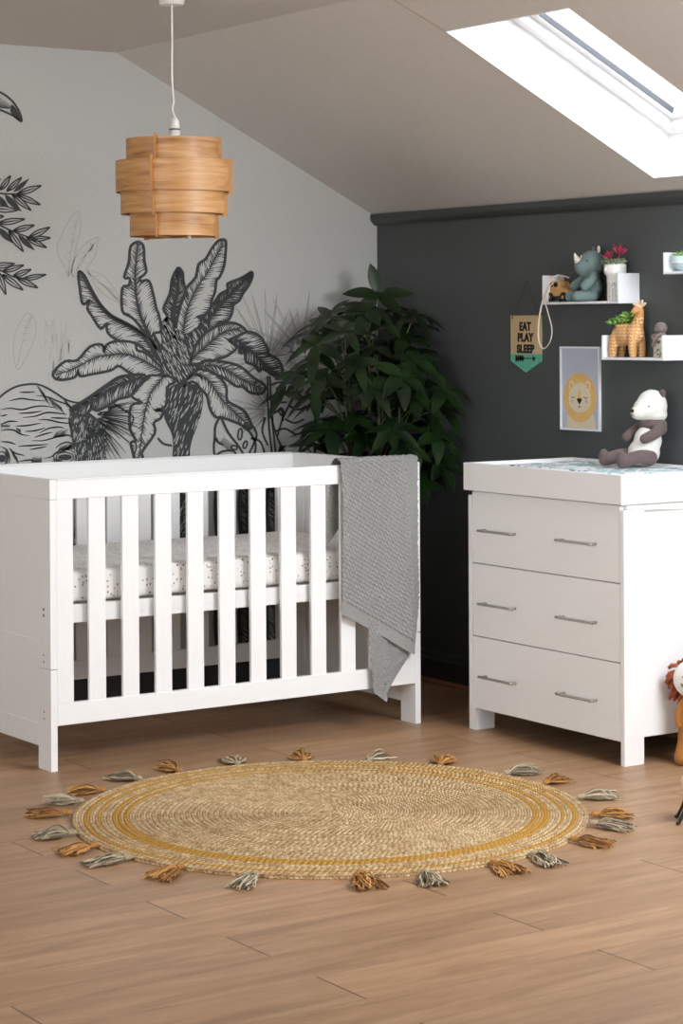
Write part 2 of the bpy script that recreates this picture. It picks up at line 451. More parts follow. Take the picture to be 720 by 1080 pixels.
E_ = [(265.3, 286.3), (266, 291), (262.4, 300.3), (255.6, 310), (252, 317), (245.8, 321.7), (244.9, 328), (241, 337), (232, 342), (209, 362), (203, 350), (210, 338), (226.4, 317.8), (232, 310), (241, 305), (239.5, 299.3), (253.6, 293.5)]
leaf(tr, E_, [(206, 356), (226, 329), (243, 310), (255, 299), (264, 288)], 0.5, 0.6, basew=5)
D = [(237, 252.6), (238, 256), (237.7, 265.3), (236, 280.8), (231, 292.5), (228, 296), (226.4, 308), (222.5, 317.8), (222, 323.6), (215.7, 332.4), (208, 334), (212, 340), (197, 362), (188, 360), (181.7, 337), (190.4, 313), (198, 312), (196, 304), (206, 292.5), (209, 279), (216.7, 273), (222.5, 263), (230, 253.8)]
leaf(tr, D, [(192, 358), (193.3, 347), (197, 327.5), (205, 308), (218.6, 286.7), (235, 256.5)], 0.45, 0.0, basew=4)
Cc = [(188, 281.8), (192.4, 287.6), (193, 296.4), (195.3, 308), (190.4, 321.7), (186, 340), (184, 356), (177, 352), (174, 340), (176, 333), (172, 325.5), (178.8, 310), (180.7, 296.4), (184, 287.6)]
leaf(tr, Cc, [(181, 352), (183, 325), (187, 305), (188, 287)], 0.6, 0.5, basew=14)
dark_poly(tr, [(160, 372), (170, 362), (168, 345), (176, 334), (184, 345), (190, 348), (196, 352), (212, 342), (222, 338), (216, 352), (208, 364), (213, 378), (205, 392), (196, 404), (182, 402), (172, 394)], 240, (0.5, 0.9), 3, 3, 11, 0.9)
Fo = [(200, 385), (205, 366), (216.7, 350.8), (234, 342), (247.8, 341), (259.4, 348.9), (254, 356), (246, 357.5), (241, 359), (246, 363), (248.8, 367.4), (243.9, 372), (238, 376), (228.3, 379), (215, 384)]
leaf(tr, Fo, [(200, 380), (210, 371), (224.4, 358.6), (236, 350), (252, 347)], 0.6, 0.1, basew=4)
G = [(241, 358.8), (253.6, 353), (261.4, 350), (273, 354), (281.8, 367.5), (282.8, 373.3), (292.5, 379), (297.4, 389), (296.4, 396.7), (290.6, 397.6), (277, 389), (273, 391.8), (267.2, 385), (259.4, 382), (257.5, 372.4), (252.6, 372.4), (250.7, 365.5)]
leaf(tr, G, [(247, 358), (257, 364), (268, 374), (282.8, 389), (295, 396)], 0.5, 0.55, basew=4)
H = [(208, 390), (210, 384), (218.6, 380), (238, 382), (253.6, 387), (267.2, 398.6), (279, 406.4), (276, 415), (263.3, 414), (255.6, 408), (247.8, 407), (236, 398.6), (226.4, 394.8), (217, 392)]
leaf(tr, H, [(209, 388), (222, 385), (240, 391), (256, 401), (276, 410)], 0.5, 0.15, basew=3)
J = [(57.8, 399.6), (55.8, 392.8), (68.5, 381), (81, 380), (94.7, 365.5), (107.4, 363.6), (109.3, 371.4), (112, 363.6), (123.9, 359.7), (141.4, 361.7), (144.3, 369.4), (155, 373.3), (172, 392), (159, 396.7), (147, 397), (135.5, 392.8), (125, 386), (116, 390.8), (96.7, 394.7), (84, 396.7), (82, 390.8), (79, 397.6), (66, 400.6)]
leaf(tr, J, [(170.6, 392.8), (159, 385), (135.5, 374), (115, 374.5), (98.6, 378), (75, 390), (58.8, 395)], 0.35, 0.0, basew=4)
trunk = [(189.4, 403), (178, 409), (172.5, 420), (173, 441), (181.7, 460.8), (181, 486), (176, 520), (168, 585), (214, 585), (206, 520), (200, 482), (202, 464.7), (207, 451), (211.8, 435.6), (213.8, 418), (208.9, 407)]
dark_poly(tr, trunk, 330, (-0.35, 0.9), 5, 3, 11, 0.85)
tr.stroke(cm([(166, 462), (172, 468), (181, 470)]), 2.5)
L_ = [(158.9, 395.7), (147.2, 406.4), (138.5, 418), (150, 424.9), (138, 427.8), (136.5, 451), (143, 464.7), (137.5, 467), (141.4, 484), (140, 500), (144, 512), (150, 484), (149.5, 476.4), (162.8, 457), (161.8, 446), (168.6, 441.4), (171.5, 433.6), (162, 433), (174.4, 428), (176, 408.3), (184, 403), (178, 397)]
leaf(tr, L_, [(174.4, 394.7), (158.9, 414), (153, 433.6), (149, 458.9), (144, 505)], 0.15, 0.0, basew=3)
I_ = [(193.3, 408), (196, 400.6), (206, 391), (216, 390), (230, 397), (238, 408), (239, 422), (247.8, 427.8), (257.5, 434), (264.3, 447), (262.4, 453), (251.7, 447), (234, 440.5), (226.4, 439.4), (220.6, 429.7), (218, 418), (212.8, 412), (203, 402.5)]
leaf(tr, I_, [(197, 400), (207, 393.8), (220.6, 402.5), (234, 422), (247.8, 435.6), (262.4, 450)], 0.45, 0.05, basew=3)
wall_print = obj('banana_tree_print', tr.ink, M['ink'], wall_m, recalc=False, label='charcoal drawing of a banana tree')
fill_o = obj('pale_leaf_print', tr.fill, M['paper'], wall_m, recalc=False)

# --- monstera leaves beside the trunk and behind the plant
mo = Print(); mo.lay = 70
def ell(c, rx, ry, a=0, n=18): 
    return [(c[0] + rx * math.cos(t) * math.cos(a) - ry * math.sin(t) * math.sin(a), c[1] + rx * math.cos(t) * math.sin(a) + ry * math.sin(t) * math.cos(a)) for t in [2 * PI * k / n for k in range(n + 1)]]
for pts in ([(231, 440), (226.5, 450), (226, 462), (225, 470), (226, 480), (232, 486)], [(233, 441), (240, 456), (252, 472), (262, 490)],
            [(227, 462), (230, 467), (235, 469)], [(225, 482), (234, 476), (246, 476), (250, 484)], [(255, 450), (263, 456), (269, 468.6), (267, 482)], [(264, 462), (274, 466), (279, 480)],
            [(264.3, 447), (270, 458), (266, 470), (262, 478)]):
    mo.stroke(cm(pts), 2.6, 2.0)
mo.stroke(ell((246.4, 472), 3.2, 2.2, 0.2), 1.8); mo.stroke(ell((257.9, 469), 2, 4, 0.3), 1.8); mo.stroke(ell((252.5, 458), 2.2, 6, 0.1), 1.8)
for k in range(9): mo.stroke([(231 + k * 1.3, 468 + k), (236 + k * 1.2, 461 + k)], 0.9, 0.3)
mo.stroke([(281.6, 397), (281.5, 420), (283, 450), (287, 486)], 2.0); mo.stroke([(284, 397), (285, 420), (287, 450), (291, 486)], 2.0)
for pts in ([(285, 406), (294, 403), (306, 404), (316, 398), (330, 394)], [(296, 405), (288, 420), (286, 440), (292, 462), (300, 478)], [(318, 400), (308, 420), (298, 440), (292, 460)],
            [(289, 418), (294, 424), (302, 424)], [(288, 436), (296, 432), (298, 444)], [(312, 412), (320, 420), (326, 410)], [(304, 428), (314, 432), (322, 428)], [(300, 442), (310, 446), (320, 442)], [(290, 455), (300, 452), (312, 458), (322, 452)], [(279, 440), (276, 455), (282, 470)]):
    mo.stroke(cm(pts), 2.4, 1.8)
mo.stroke(ell((306, 411), 3, 5, 0.3), 1.8); mo.stroke(ell((296, 434), 2.4, 4, -0.3), 1.8)
obj('monstera_print', mo.ink, M['ink'], wall_m, recalc=False, label='charcoal drawing of monstera leaves'); mo.fill.free()

# --- elephant head
el = Print(); el.lay = 75
def Z5(p): return (p[0] / 6.545, 390 + p[1] / 6.545)
def zs(pts, w0, w1=None, wm=None): el.stroke(cm([Z5(p) for p in pts]), w0, w1, wm)
zs([(-60, 250), (0, 185), (60, 140), (130, 110), (230, 98), (300, 115), (380, 160), (440, 200), (500, 222), (560, 222), (640, 180), (725, 105)], 2.2, 1.8)
for pts in ([(60, 215), (100, 205), (150, 198), (220, 208), (320, 215)], [(0, 275), (70, 265), (150, 275), (230, 255), (300, 250), (380, 262)], [(125, 300), (200, 297), (290, 285)], [(150, 330), (240, 320), (320, 295), (400, 300), (460, 308)],
            [(130, 155), (180, 155), (240, 152)], [(245, 180), (320, 185), (390, 215), (450, 235), (480, 260)], [(345, 330), (400, 333), (470, 335)], [(260, 345), (330, 345), (420, 365), (520, 370)], [(105, 388), (180, 385), (280, 368)],
            [(170, 425), (240, 420), (310, 400)], [(0, 420), (50, 412), (100, 420), (140, 445), (200, 455)], [(265, 438), (330, 405), (400, 395), (440, 402)], [(235, 466), (300, 445), (360, 430)], [(215, 488), (300, 488), (400, 460), (470, 452), (510, 480), (520, 540)],
            [(120, 527), (220, 522), (330, 515)], [(0, 495), (60, 500), (105, 515)], [(60, 540), (100, 575), (170, 592)], [(200, 552), (260, 540), (320, 530)], [(295, 612), (350, 600), (385, 575), (440, 565), (500, 585)], [(380, 540), (420, 510), (470, 500), (510, 520)], [(0, 378), (60, 356), (120, 358)], [(0, 320), (50, 310)], [(180, 645), (250, 648), (330, 642)], [(125, 632), (200, 622), (240, 630)], [(0, 530), (40, 550), (62, 600), (60, 650)]):
    zs(pts, 0.4, 0.4, 1.7)
rr = random.Random(4)
el.poly(el.ink, [Z5(p) for p in ell((445, 603), 48, 20, 0.0)], 77); el.stroke([Z5(p) for p in ell((445, 603), 60, 34, 0.0)], 0.9)
el.stroke([Z5(p) for p in ell((445, 600), 78, 50, 0.0)], 0.7)
el.poly(el.ink, [Z5(p) for p in ell((8, 612), 26, 26)], 77); el.stroke([Z5(p) for p in ell((8, 612), 42, 46)], 1.2)
for (x0, y0, n, dx, dy, sx, sy) in ((365, 470, 9, 30, -60, 9, -1), (215, 640, 9, 6, -45, 8, 0), (255, 110, 5, 60, 110, 10, 12), (330, 190, 8, 40, 75, 12, 9), (400, 560, 14, 25, -45, 8, -1), (5, 395, 8, 3, -25, 8, 0), (110, 400, 4, 15, 45, 8, 3), (440, 205, 12, 30, 60, 8, 8), (70, 545, 7, 20, 60, 7, 10), (35, 560, 7, 25, 40, -2, 10), (425, 560, 10, 50, -12, 6, -4), (370, 610, 6, -10, 30, 10, 2), (470, 330, 8, 15, 60, 2, 12)):
    for k in range(n):
        p = (x0 + sx * k, y0 + sy * k); el.stroke([Z5(p), Z5((p[0] + dx * rr.uniform(.7, 1), p[1] + dy * rr.uniform(.7, 1)))], 1.0, 0.3)
el.lay = 80
dark_poly(el, [(73, 431), (80, 437), (92, 435), (100, 440), (108, 446), (112, 460), (110, 486), (96, 540), (86, 590), (77, 590), (80, 520), (79, 486), (77, 470), (74, 455)], 420, (-0.25, 1), 8, 2, 8, 0.8)
el.lay += 3
for k in range(44):            # ear folds radiating from behind the eye
    a = math.radians(-18 + 112 * k / 43 + rr.uniform(-1.5, 1.5)); c = Vector((92, 436)); r0 = rr.uniform(10, 24); r1 = rr.uniform(34, 64)
    q = c + Vector((math.cos(a), math.sin(a))) * r1; p = c + Vector((math.cos(a), math.sin(a))) * r0
    el.stroke([p, p.lerp(q, 0.5) + Vector((0.8, -0.8)), q], 1.6, 0.4)
el.stroke(cm([(117, 424), (128, 431), (140, 440), (137, 452), (143, 470), (140, 484), (138, 510), (128, 545), (116, 580)]), 1.6)
Kl = [(73.3, 430.7), (88.9, 422), (114, 404.4), (127.8, 396.7), (152, 395.5), (146, 406), (141.4, 413), (135.5, 418), (124, 421), (118, 425), (102.5, 433), (96, 431), (88.9, 438), (77, 436)]
leaf(el, Kl, [(150, 397), (135, 402), (116, 410), (96, 424), (75, 432)], 0.5, 0.55, basew=4)
# darker undergrowth lower down, seen between the cot slats
for x0, w in ((229, 10), (255, 14), (284, 13), (112, 10)):
    o_ = [(x0, 500), (x0 - w * .3, 530), (x0 - w * .1, 570), (x0 + w * .5, 620), (x0 + w, 560), (x0 + w * 1.1, 520), (x0 + w * .6, 498)]
    leaf(el, o_, [(x0 + w * .5, 618), (x0 + w * .5, 570), (x0 + w * .4, 505)], 0.6, 0.7, basew=5)
    o_ = [(x, y + 118) for x, y in o_]; leaf(el, o_, [(x0 + w * .5, 735), (x0 + w * .5, 688), (x0 + w * .4, 623)], 0.6, 0.5, basew=5)
obj('elephant_print', el.ink, M['ink'], wall_m, recalc=False, label='charcoal drawing of an elephant head')
obj('pale_elephant_print', el.fill, M['paper'], wall_m, recalc=False)

# --- fronds at the left
fr = Print(); fr.lay = 12
def Z6(p): return (p[0] / 4.317, 80 + p[1] / 4.317)
def lf(a, b, w, solid=False):       # a small pointed leaflet from a to b
    a, b = Vector(Z6(a)), Vector(Z6(b)); d = b - a; n = Vector((-d.y, d.x)).normalized() * w; fr.lay += 1
    o = [a + d * t + n * s for t, s in ((0, 0), (.25, .75), (.55, .85), (.85, .35), (1, 0), (.85, -.3), (.5, -.7), (.2, -.5))]
    o2 = [(p.x, p.y) for p in o]; ol = cm(o2 + [o2[0]], 3)
    fr.poly(fr.ink if solid else fr.fill, ol[:-1], fr.lay)
    if not solid:
        fr.stroke(ol, 1.6, l=fr.lay + 1); fr.stroke([a, a.lerp(b, 0.5), b], 1.8, 0.3, l=fr.lay + 1)
        fr.stroke([a + n * .2, a + d * 0.75 + n * .25], 0.9, 0.3, l=fr.lay + 1)
fr.stroke(cm([Z6(p) for p in [(-200, 520), (-60, 530), (40, 538), (100, 535)]]), 2.4, 1.5)
for a, b, w, s in (((80, 535), (187, 500), 3.6, 0), ((60, 530), (132, 468), 3.2, 1), ((30, 525), (97, 463), 3.2, 0), ((0, 520), (47, 455), 3.2, 0), ((75, 540), (183, 587), 3.4, 0), ((55, 540), (140, 612), 3.4, 0), ((20, 540), (97, 618), 4.2, 1), ((-20, 540), (45, 612), 4.2, 1), ((-40, 600), (80, 612), 4, 0), ((-60, 520), (0, 470), 3.5, 0), ((-80, 640), (-5, 560), 4, 1)): lf(a, b, w, s)
fr.stroke(cm([Z6(p) for p in [(-120, 620), (-20, 670), (50, 705), (130, 735)]]), 2.6, 1.5)
for a, b, w, s in (((-10, 670), (112, 652), 3.6, 0), ((60, 705), (155, 680), 3.4, 0), ((130, 735), (225, 690), 3.6, 0), ((140, 742), (228, 738), 3.0, 0), ((120, 735), (210, 782), 3.2, 0), ((80, 722), (157, 795), 3.8, 1), ((40, 705), (105, 800), 3.6, 0), ((-10, 690), (60, 762), 4.4, 1), ((-60, 640), (15, 640), 3.5, 0)): lf(a, b, w, s)
fr.stroke(cm([Z6(p) for p in [(-100, 840), (-10, 880), (60, 915), (110, 925)]]), 2.2, 1.3)
for a, b, w, s in (((-40, 868), (65, 855), 3.4, 0), ((10, 890), (107, 862), 3.2, 0), ((60, 910), (140, 882), 3.2, 0), ((100, 925), (208, 905), 3.0, 0), ((75, 918), (170, 965), 3.4, 0), ((10, 905), (103, 975), 3.8, 0), ((-10, 890), (25, 995), 3.6, 0), ((-60, 870), (-30, 960), 3.6, 0)): lf(a, b, w, s)
fr.lay += 1
fr.stroke(cm([Z6(p) for p in [(-80, 40), (0, 75), (50, 110), (85, 160), (97, 208), (60, 182), (0, 155), (-60, 130)]]), 2.2)
fr.poly(fr.ink, cm([Z6(p) for p in [(52, 130), (72, 150), (96, 205), (62, 184), (45, 160)]], 2), fr.lay)
for k in range(12): fr.stroke([Z6((k * 5 - 20, 150 - (12 - k) * .5)), Z6((k * 5 + 5, 100 + k * 4))], 0.8, 0.3)
obj('frond_print', fr.ink, M['ink'], wall_m, recalc=False, label='charcoal drawing of pointed leaf fronds')
obj('pale_frond_print', fr.fill, M['paper'], wall_m, recalc=False)

# --- faint background palms
gh = Print(); gh.lay = 1
def fan(c, r0, r1, a0, a1, n, w, pr, seed):
    r = random.Random(seed)
    for k in range(n):
        a = math.radians(a0 + (a1 - a0) * k / (n - 1) + r.uniform(-3, 3)); R1 = r.uniform(r0, r1)
        p = Vector(c) + Vector((math.cos(a), -math.sin(a))) * r.uniform(4, 12); q = Vector(c) + Vector((math.cos(a), -math.sin(a))) * R1; pr.lay += 0.2
        nn = Vector((math.sin(a), math.cos(a))) * w
        pr.stroke([p, p.lerp(q, .45) + nn, q], 1.0, 0.5); pr.stroke([p, p.lerp(q, .45) - nn, q], 1.0, 0.5)
        if k % 2: pr.stroke([p, p.lerp(q, .5), q], w * 1.2, 0.2)
g2 = Print(); g2.lay = 1
fan((283, 378), 50, 78, -45, 215, 24, 1.3, g2, 2)
fan((318, 372), 40, 66, -60, 240, 28, 1.5, g2, 3)
fan((284, 432), 22, 44, 90, 230, 12, 1.0, g2, 5)
obj('faint_palm_print', g2.ink, M['ghost2'], wall_m, recalc=False); g2.fill.free()
for o_, m_ in (([(84, 222), (76, 228), (66, 246), (60, 262), (66, 278), (74, 290), (80, 262), (85, 240)], [(72, 292), (76, 256), (83, 225)]), ([(104, 250), (94, 254), (84, 264), (76, 280), (78, 292), (90, 284), (100, 270)], [(76, 292), (90, 270), (103, 252)]),
              ([(28, 330), (20, 342), (14, 362), (18, 390), (30, 372), (38, 350), (36, 336)], [(34, 332), (26, 352), (18, 386)]), ([(92, 284), (108, 290), (120, 304), (126, 318), (112, 312), (100, 300)], [(90, 286), (108, 300), (124, 316)])):
    gh.stroke(cm(o_ + [o_[0]], 4), 1.3); gh.stroke(cm(m_), 1.0)
    for k in range(26):
        p = Vector(cm(m_)[rr.randrange(len(cm(m_)))]); q = p + Vector((rr.uniform(-9, 9), rr.uniform(-8, 4)))
        if inside(q, o_): gh.stroke([p, q], 0.9, 0.3)
for k in range(40): 
    p = Vector((rr.uniform(46, 74), rr.uniform(335, 395))); gh.stroke([p, p + Vector((rr.uniform(-2, 2), rr.uniform(8, 22)))], 1.2, 0.3)
obj('faint_tree_print', gh.ink, M['ghost'], wall_m, recalc=False); gh.fill.free()
ghost.ink.free(); ghost.fill.free(); gh2.ink.free(); gh2.fill.free()
# ------------------------------------------------------------------ cot bed
RK = math.radians(0.543)
KO = Vector((-2.0785, -1.1212, 0))
def kw(x, y, z):      # cot coordinates to the room
    return Vector((KO.x + math.cos(RK) * x - math.sin(RK) * y, KO.y + math.sin(RK) * x + math.cos(RK) * y, z))
CL, CW, CH, TH = 1.4916, 0.8245, 0.95, 0.024
cot = thing('cot_bed', 'white painted wooden cot bed with slatted sides and solid panel ends', 'cot', KO, RK)
def end_panel(x0, x1, out):     # out: outer face x
    lo, hi = min(x0, x1), max(x0, x1)
    bm = B(); g = 0.0012
    e = obj('end_panel', boxes((lo + 0.006, hi - 0.006, 0.08, CW - 0.08, 0.352, 0.886), (lo + 0.006, hi - 0.006, 0.08, CW - 0.08, 0.14, 0.356)), M['white_v'], cot)
    for y0, y1 in ((0, 0.092), (CW - 0.092, CW)):
        obj('post', boxes((lo, hi, y0, y1, 0.332 + g, 0.885 - g / 2), (lo, hi, y0, y1, 0.0, 0.332 - g)), M['white_v'], e, bevel=0.0016)
    obj('cap_rail', box(B(), lo, hi, 0, CW, 0.885 + g / 2, CH), M['white_v'], e, bevel=0.002)
    obj('cross_rail', boxes((lo + 0.002, hi - 0.002, 0.092, CW - 0.092, 0.352, 0.42), (lo + 0.002, hi - 0.002, 0.092, CW - 0.092, 0.073, 0.146)), M['white_v'], e, bevel=0.0012)
    for yy in (0.048, CW - 0.048):
        for z in (0.525, 0.505, 0.376, 0.353, 0.19, 0.168):
            r = 0.0055 if z > 0.5 else 0.0032
            bm = B(); s = -1 if out < 0.5 else 1
            xx = lo if s < 0 else hi
            tube(bm, [(xx - s * 0.004, yy, z), (xx + s * 0.0006, yy, z)], r, 12)
            obj('screw', bm, M['screw'] if z > 0.5 else M['hole'], e)
    return e
end_panel(0, TH, 0); end_panel(CL - TH, CL, 1)
for y0, front in ((0.0, True), (CW - 0.022, False)):
    s = obj('side_frame', boxes((TH, CL - TH, y0, y0 + 0.022, 0.8855, 0.946), (TH, CL - TH, y0, y0 + 0.022, 0.148, 0.219)), M['white_h'], cot, bevel=0.0018)
    s['label'] = 'front top and bottom rails' if front else 'rear top and bottom rails'
    for xa, xb in ((TH, 0.084), (1.395, CL - TH)):
        obj('stile', box(B(), xa, xb, y0, y0 + 0.022, 0.219, 0.8855), M['white_v'], s, bevel=0.0012)
    for k in range(10):
        xa = 0.1435 + 0.1252 * k
        obj('slat', box(B(), xa, xa + 0.0625, y0 + 0.004, y0 + 0.018, 0.215, 0.889), M['white_v'], s, bevel=0.002)
    obj('teething_rail', box(B(), TH + 0.002, CL - TH - 0.002, y0 + 0.003, y0 + 0.019, 0.9465, 0.9515), M['white_h'], s, bevel=0.0015)
base = obj('mattress_base', boxes((TH, CL - TH, 0.034, 0.056, 0.474, 0.534), (TH, CL - TH, CW - 0.056, CW - 0.034, 0.474, 0.534), (TH, TH + 0.03, 0.056, CW - 0.056, 0.474, 0.534), (CL - TH - 0.03, CL - TH, 0.056, CW - 0.056, 0.474, 0.534)), M['white_h'], cot, bevel=0.002)
for k in range(12):
    x = 0.09 + k * 0.112
    obj('base_slat', box(B(), x, x + 0.055, 0.056, CW - 0.056, 0.515, 0.533), M['white_d'], base)

def sheet_mat():
    t = NT('speckled_cot_sheet'); co = t.coord()
    v = t.n.new('ShaderNodeTexVoronoi'); v.feature = 'F1'; t.link(co, v.inputs['Vector']); v.inputs['Scale'].default_value = 75; v.inputs['Randomness'].default_value = 0.85
    dot = t.math('LESS_THAN', v.outputs['Distance'], 0.27)
    cs = t.sep(v.outputs['Color'])
    on = t.math('GREATER_THAN', cs[0], 0.45)
    c = t.ramp(cs[1], [(0.3, lin((120, 112, 108))), (0.5, lin((178, 150, 128))), (0.8, lin((88, 84, 84)))])
    t.col(t.mix(t.math('MULTIPLY', dot, on), lin((240, 238, 236)), c))
    t.rough(0.9); t.p.inputs['Sheen Weight'].default_value = 0.2
    t.bump(t.noise(co, 9, 3), 0.3, 0.01); return t.mat
M['sheet'] = sheet_mat()
def cushion_box(bm, x0, x1, y0, y1, z0, z1, n=(60, 34, 6), r=0.035, ripple=0.004):
    bmesh.ops.create_cube(bm, size=1)
    bmesh.ops.subdivide_edges(bm, edges=bm.edges[:], cuts=24, use_grid_fill=True)
    sx, sy, sz = (x1 - x0), (y1 - y0), (z1 - z0)
    for v in bm.verts:
        p = Vector((v.co.x * sx, v.co.y * sy, v.co.z * sz)); h = Vector((sx / 2 - r, sy / 2 - r, sz / 2 - r))
        # push grid lines towards the rim so the rounding has vertices
        q = Vector((max(-h.x, min(h.x, p.x)), max(-h.y, min(h.y, p.y)), max(-h.z, min(h.z, p.z))))
        d = p - q
        if d.length > 1e-9:
            m_ = max(abs(d.x), abs(d.y), abs(d.z)); d = d.normalized() * m_ if m_ > 0 else d
        w = noise.noise(p * 7) * ripple
        v.co = q + d + Vector(((x0 + x1) / 2, (y0 + y1) / 2, (z0 + z1) / 2 + w))
    return bm
mat_bm = cushion_box(B(), TH + 0.004, CL - TH - 0.004, 0.045, CW - 0.04, 0.5365, 0.648, r=0.028)
mt = obj('cot_mattress', mat_bm, M['sheet'], None, smooth=True); mt.location = KO; mt.rotation_euler = (0, 0, RK)
tag(mt, 'cot mattress in a white sheet with tiny brown and grey speckles', 'mattress')

# ------------------------------------------------------------------ knitted blanket over the front rail
def knit_mat():
    t = NT('grey_knitted_wool'); co = t.coord()
    a = t.n.new('ShaderNodeAttribute'); a.attribute_name = 'cell'
    n = t.noise(co, 400, 3, 0.7)
    c = t.ramp(n, [(0.3, lin((122, 122, 121))), (0.7, lin((164, 164, 162)))])
    t.col(c); t.rough(0.95); t.p.inputs['Sheen Weight'].default_value = 0.3
    t.bump(n, 0.5, 0.002); return t.mat
M['knit'] = knit_mat()
def interp(tab, t):
    for (a, va), (b, vb) in zip(tab, tab[1:]):
        if t <= b:
            f = 0 if b == a else (t - a) / (b - a); return va + (vb - va) * f
    return tab[-1][1]
def cell(U, V):          # raised basket cells, metres along the cloth
    w, h = 0.0215, 0.0165
    r = math.floor(V / h); fu = (U / w + 0.5 * (r % 2)) % 1 - 0.5; fv = (V / h) % 1 - 0.5
    q = fv + 0.5                                     # each cell leans outwards like a scale
    cur = 0.5 * (abs(fu) * 2) ** 2                   # scalloped lower edge
    q2 = q - 0.30 * cur * 2
    lowe = min(1.0, max(0.0, (q2 + 0.15) / 0.22))
    return max(0.0, 1 - (abs(fu) * 2) ** 4) ** 0.5 * lowe * (0.35 + 0.65 * max(0.0, 1 - q) ** 0.7)
def band(V): return 0.35 + 0.3 * (0.5 + 0.5 * math.sin(V * 2 * PI / 0.0042))
def blanket():
    bm = B(); NU, NV = 200, 330
    top = 0.962; grid = []
    for i in range(NU + 1):
        s = i / NU; col = []
        # bottom hem height along the width, then the fold shape
        zb = interp([(0, 0.43), (0.12, 0.408), (0.5, 0.335), (0.82, 0.262), (0.86, 0.262), (1.0, 0.375)], s)
        Lin = interp([(0, 0.30), (0.5, 0.12), (1, 0.12)], s)
        for j in range(NV + 1):
            t = j / NV
            Lout = top - zb; tot = Lin + 0.04 + Lout; d = t * tot
            U = s * 0.42; V = tot - d
            if d < Lin:      # inside the cot
                z = top - (Lin - d); x = 1.132 + s * 0.325; y = 0.034 + 0.004 * math.sin(s * 9); nx, ny, nz = 0, 1, 0
                x -= 0.03 * (1 - s) * (Lin - d) / 0.3
            elif d < Lin + 0.04:
                a = (d - Lin) / 0.04 * PI; z = top - 0.004 + 0.012 * math.sin(a); y = 0.011 + 0.023 * math.cos(a); x = 1.132 + s * 0.34 ; nx, ny, nz = 0, math.cos(a), math.sin(a)
            else:
                z = top - (d - Lin - 0.04); f = (top - z) / 0.7
                xl = interp([(0, 1.132), (0.15, 1.135), (0.5, 1.128), (1, 1.118)], f); xr = interp([(0, 1.468), (0.2, 1.468), (0.45, 1.474), (0.7, 1.487), (1, 1.493)], f)
                x = xl + (xr - xl) * s
                y = -0.012 - 0.011 * (0.5 + 0.5 * math.sin(s * 7.5 + 0.6 + f * 1.2)) * min(1, f * 3 + .2) - 0.010 * math.exp(-((s - 0.80) / 0.05) ** 2) * (0.3 + f)
                y -= 0.012 * f
                if s > 0.84: y += 0.05 * (s - 0.84) / 0.16 * f
                nx, ny, nz = 0, -1, 0
            hem = V < 0.05
            h = band(V) if hem else cell(U + 0.15 * V, V)
            k = (0.003 if hem else 0.009) * h
            v = bm.verts.new((x + nx * k, y + ny * k, z + nz * k)); col.append(v)
        grid.append(col)
    for a, b in zip(grid, grid[1:]):
        for j in range(NV): bm.faces.new((a[j], a[j + 1], b[j + 1], b[j]))
    return bm
bl = thing('knitted_blanket', 'grey chunky knitted blanket draped over the cot front rail', 'blanket', KO, RK)
obj('cloth', blanket(), M['knit'], bl, smooth=True, recalc=False)
def flap():
    bm = B(); P = [(1.236, 0.36), (1.30, 0.33), (1.43, 0.262)]     # hangs behind the hem and ends in a point
    NU, NV = 110, 140; grid = []
    for i in range(NU + 1):
        s = i / NU; col = []
        xt = 1.24 + 0.19 * s; zt = 0.41 - 0.11 * s
        for j in range(NV + 1):
            t = j / NV
            # triangle: left edge x=1.24->1.27, right edge goes from (1.43,.26) to tip (1.30,.10)
            zb = interp([(0, 0.14), (0.35, 0.098), (1, 0.25)], s)
            z = zt + (zb - zt) * t; x = xt + (0.015 if s < 0.4 else 0.0) * t + (1.285 - xt) * 0.12 * t
            y = -0.016 - 0.006 * math.sin(s * 6 + 1) - 0.006 * t
            dist = min((1 - t) * (zt - zb), (1 - s) * 0.19)
            h = band((1 - t) * 0.3) if dist < 0.03 or s > 0.62 else cell(s * 0.19, t * 0.3)
            col.append(bm.verts.new((x, y - 0.007 * h, z)))
        grid.append(col)
    for a, b in zip(grid, grid[1:]):
        for j in range(NV): bm.faces.new((a[j], a[j + 1], b[j + 1], b[j]))
    return bm
obj('folded_corner', flap(), M['knit'], bl, smooth=True, recalc=False)

# ------------------------------------------------------------------ chest of drawers with changing tray
RD = math.radians(-0.369); DO = Vector((-0.5097, -2.1314, 0)); DW = 0.8448; DT = 0.49
def dw(x, y, z): return Vector((DO.x + math.cos(RD) * x - math.sin(RD) * y, DO.y + math.sin(RD) * x + math.cos(RD) * y, z))
ch = thing('changing_dresser', 'white three drawer dresser with a raised changing tray on top', 'dresser', DO, RD)
for y0, y1, nm in ((0, 0.02, 'right side panel'), (DW - 0.02, DW, 'left side panel')):
    prof = [(0, 0), (0.084, 0), (0.084, 0.089), (DT - 0.084, 0.089), (DT - 0.084, 0), (DT, 0), (DT, 0.826), (0.086, 0.826), (0.086, 0.838), (0, 0.838)]
    obj('side_panel', prism(B(), prof, (0, y0, 0), (1, 0, 0), (0, 0, 1), (0, y1 - y0, 0)), M['white_v'], ch, bevel=0.0015)
obj('leg_block', boxes((0.0, 0.084, DW - 0.04, DW - 0.02, 0.0, 0.08)), M['white_v'], ch)
obj('carcass', boxes((0.03, DT - 0.012, 0.0205, DW - 0.0205, 0.09, 0.105), (DT - 0.012, DT, 0.0205, DW - 0.0205, 0.09, 0.85), (0.03, DT - 0.012, 0.0205, DW - 0.0205, 0.838, 0.8385), (0.03, 0.045, 0.0205, DW - 0.0205, 0.105, 0.836)), M['hole'], ch)
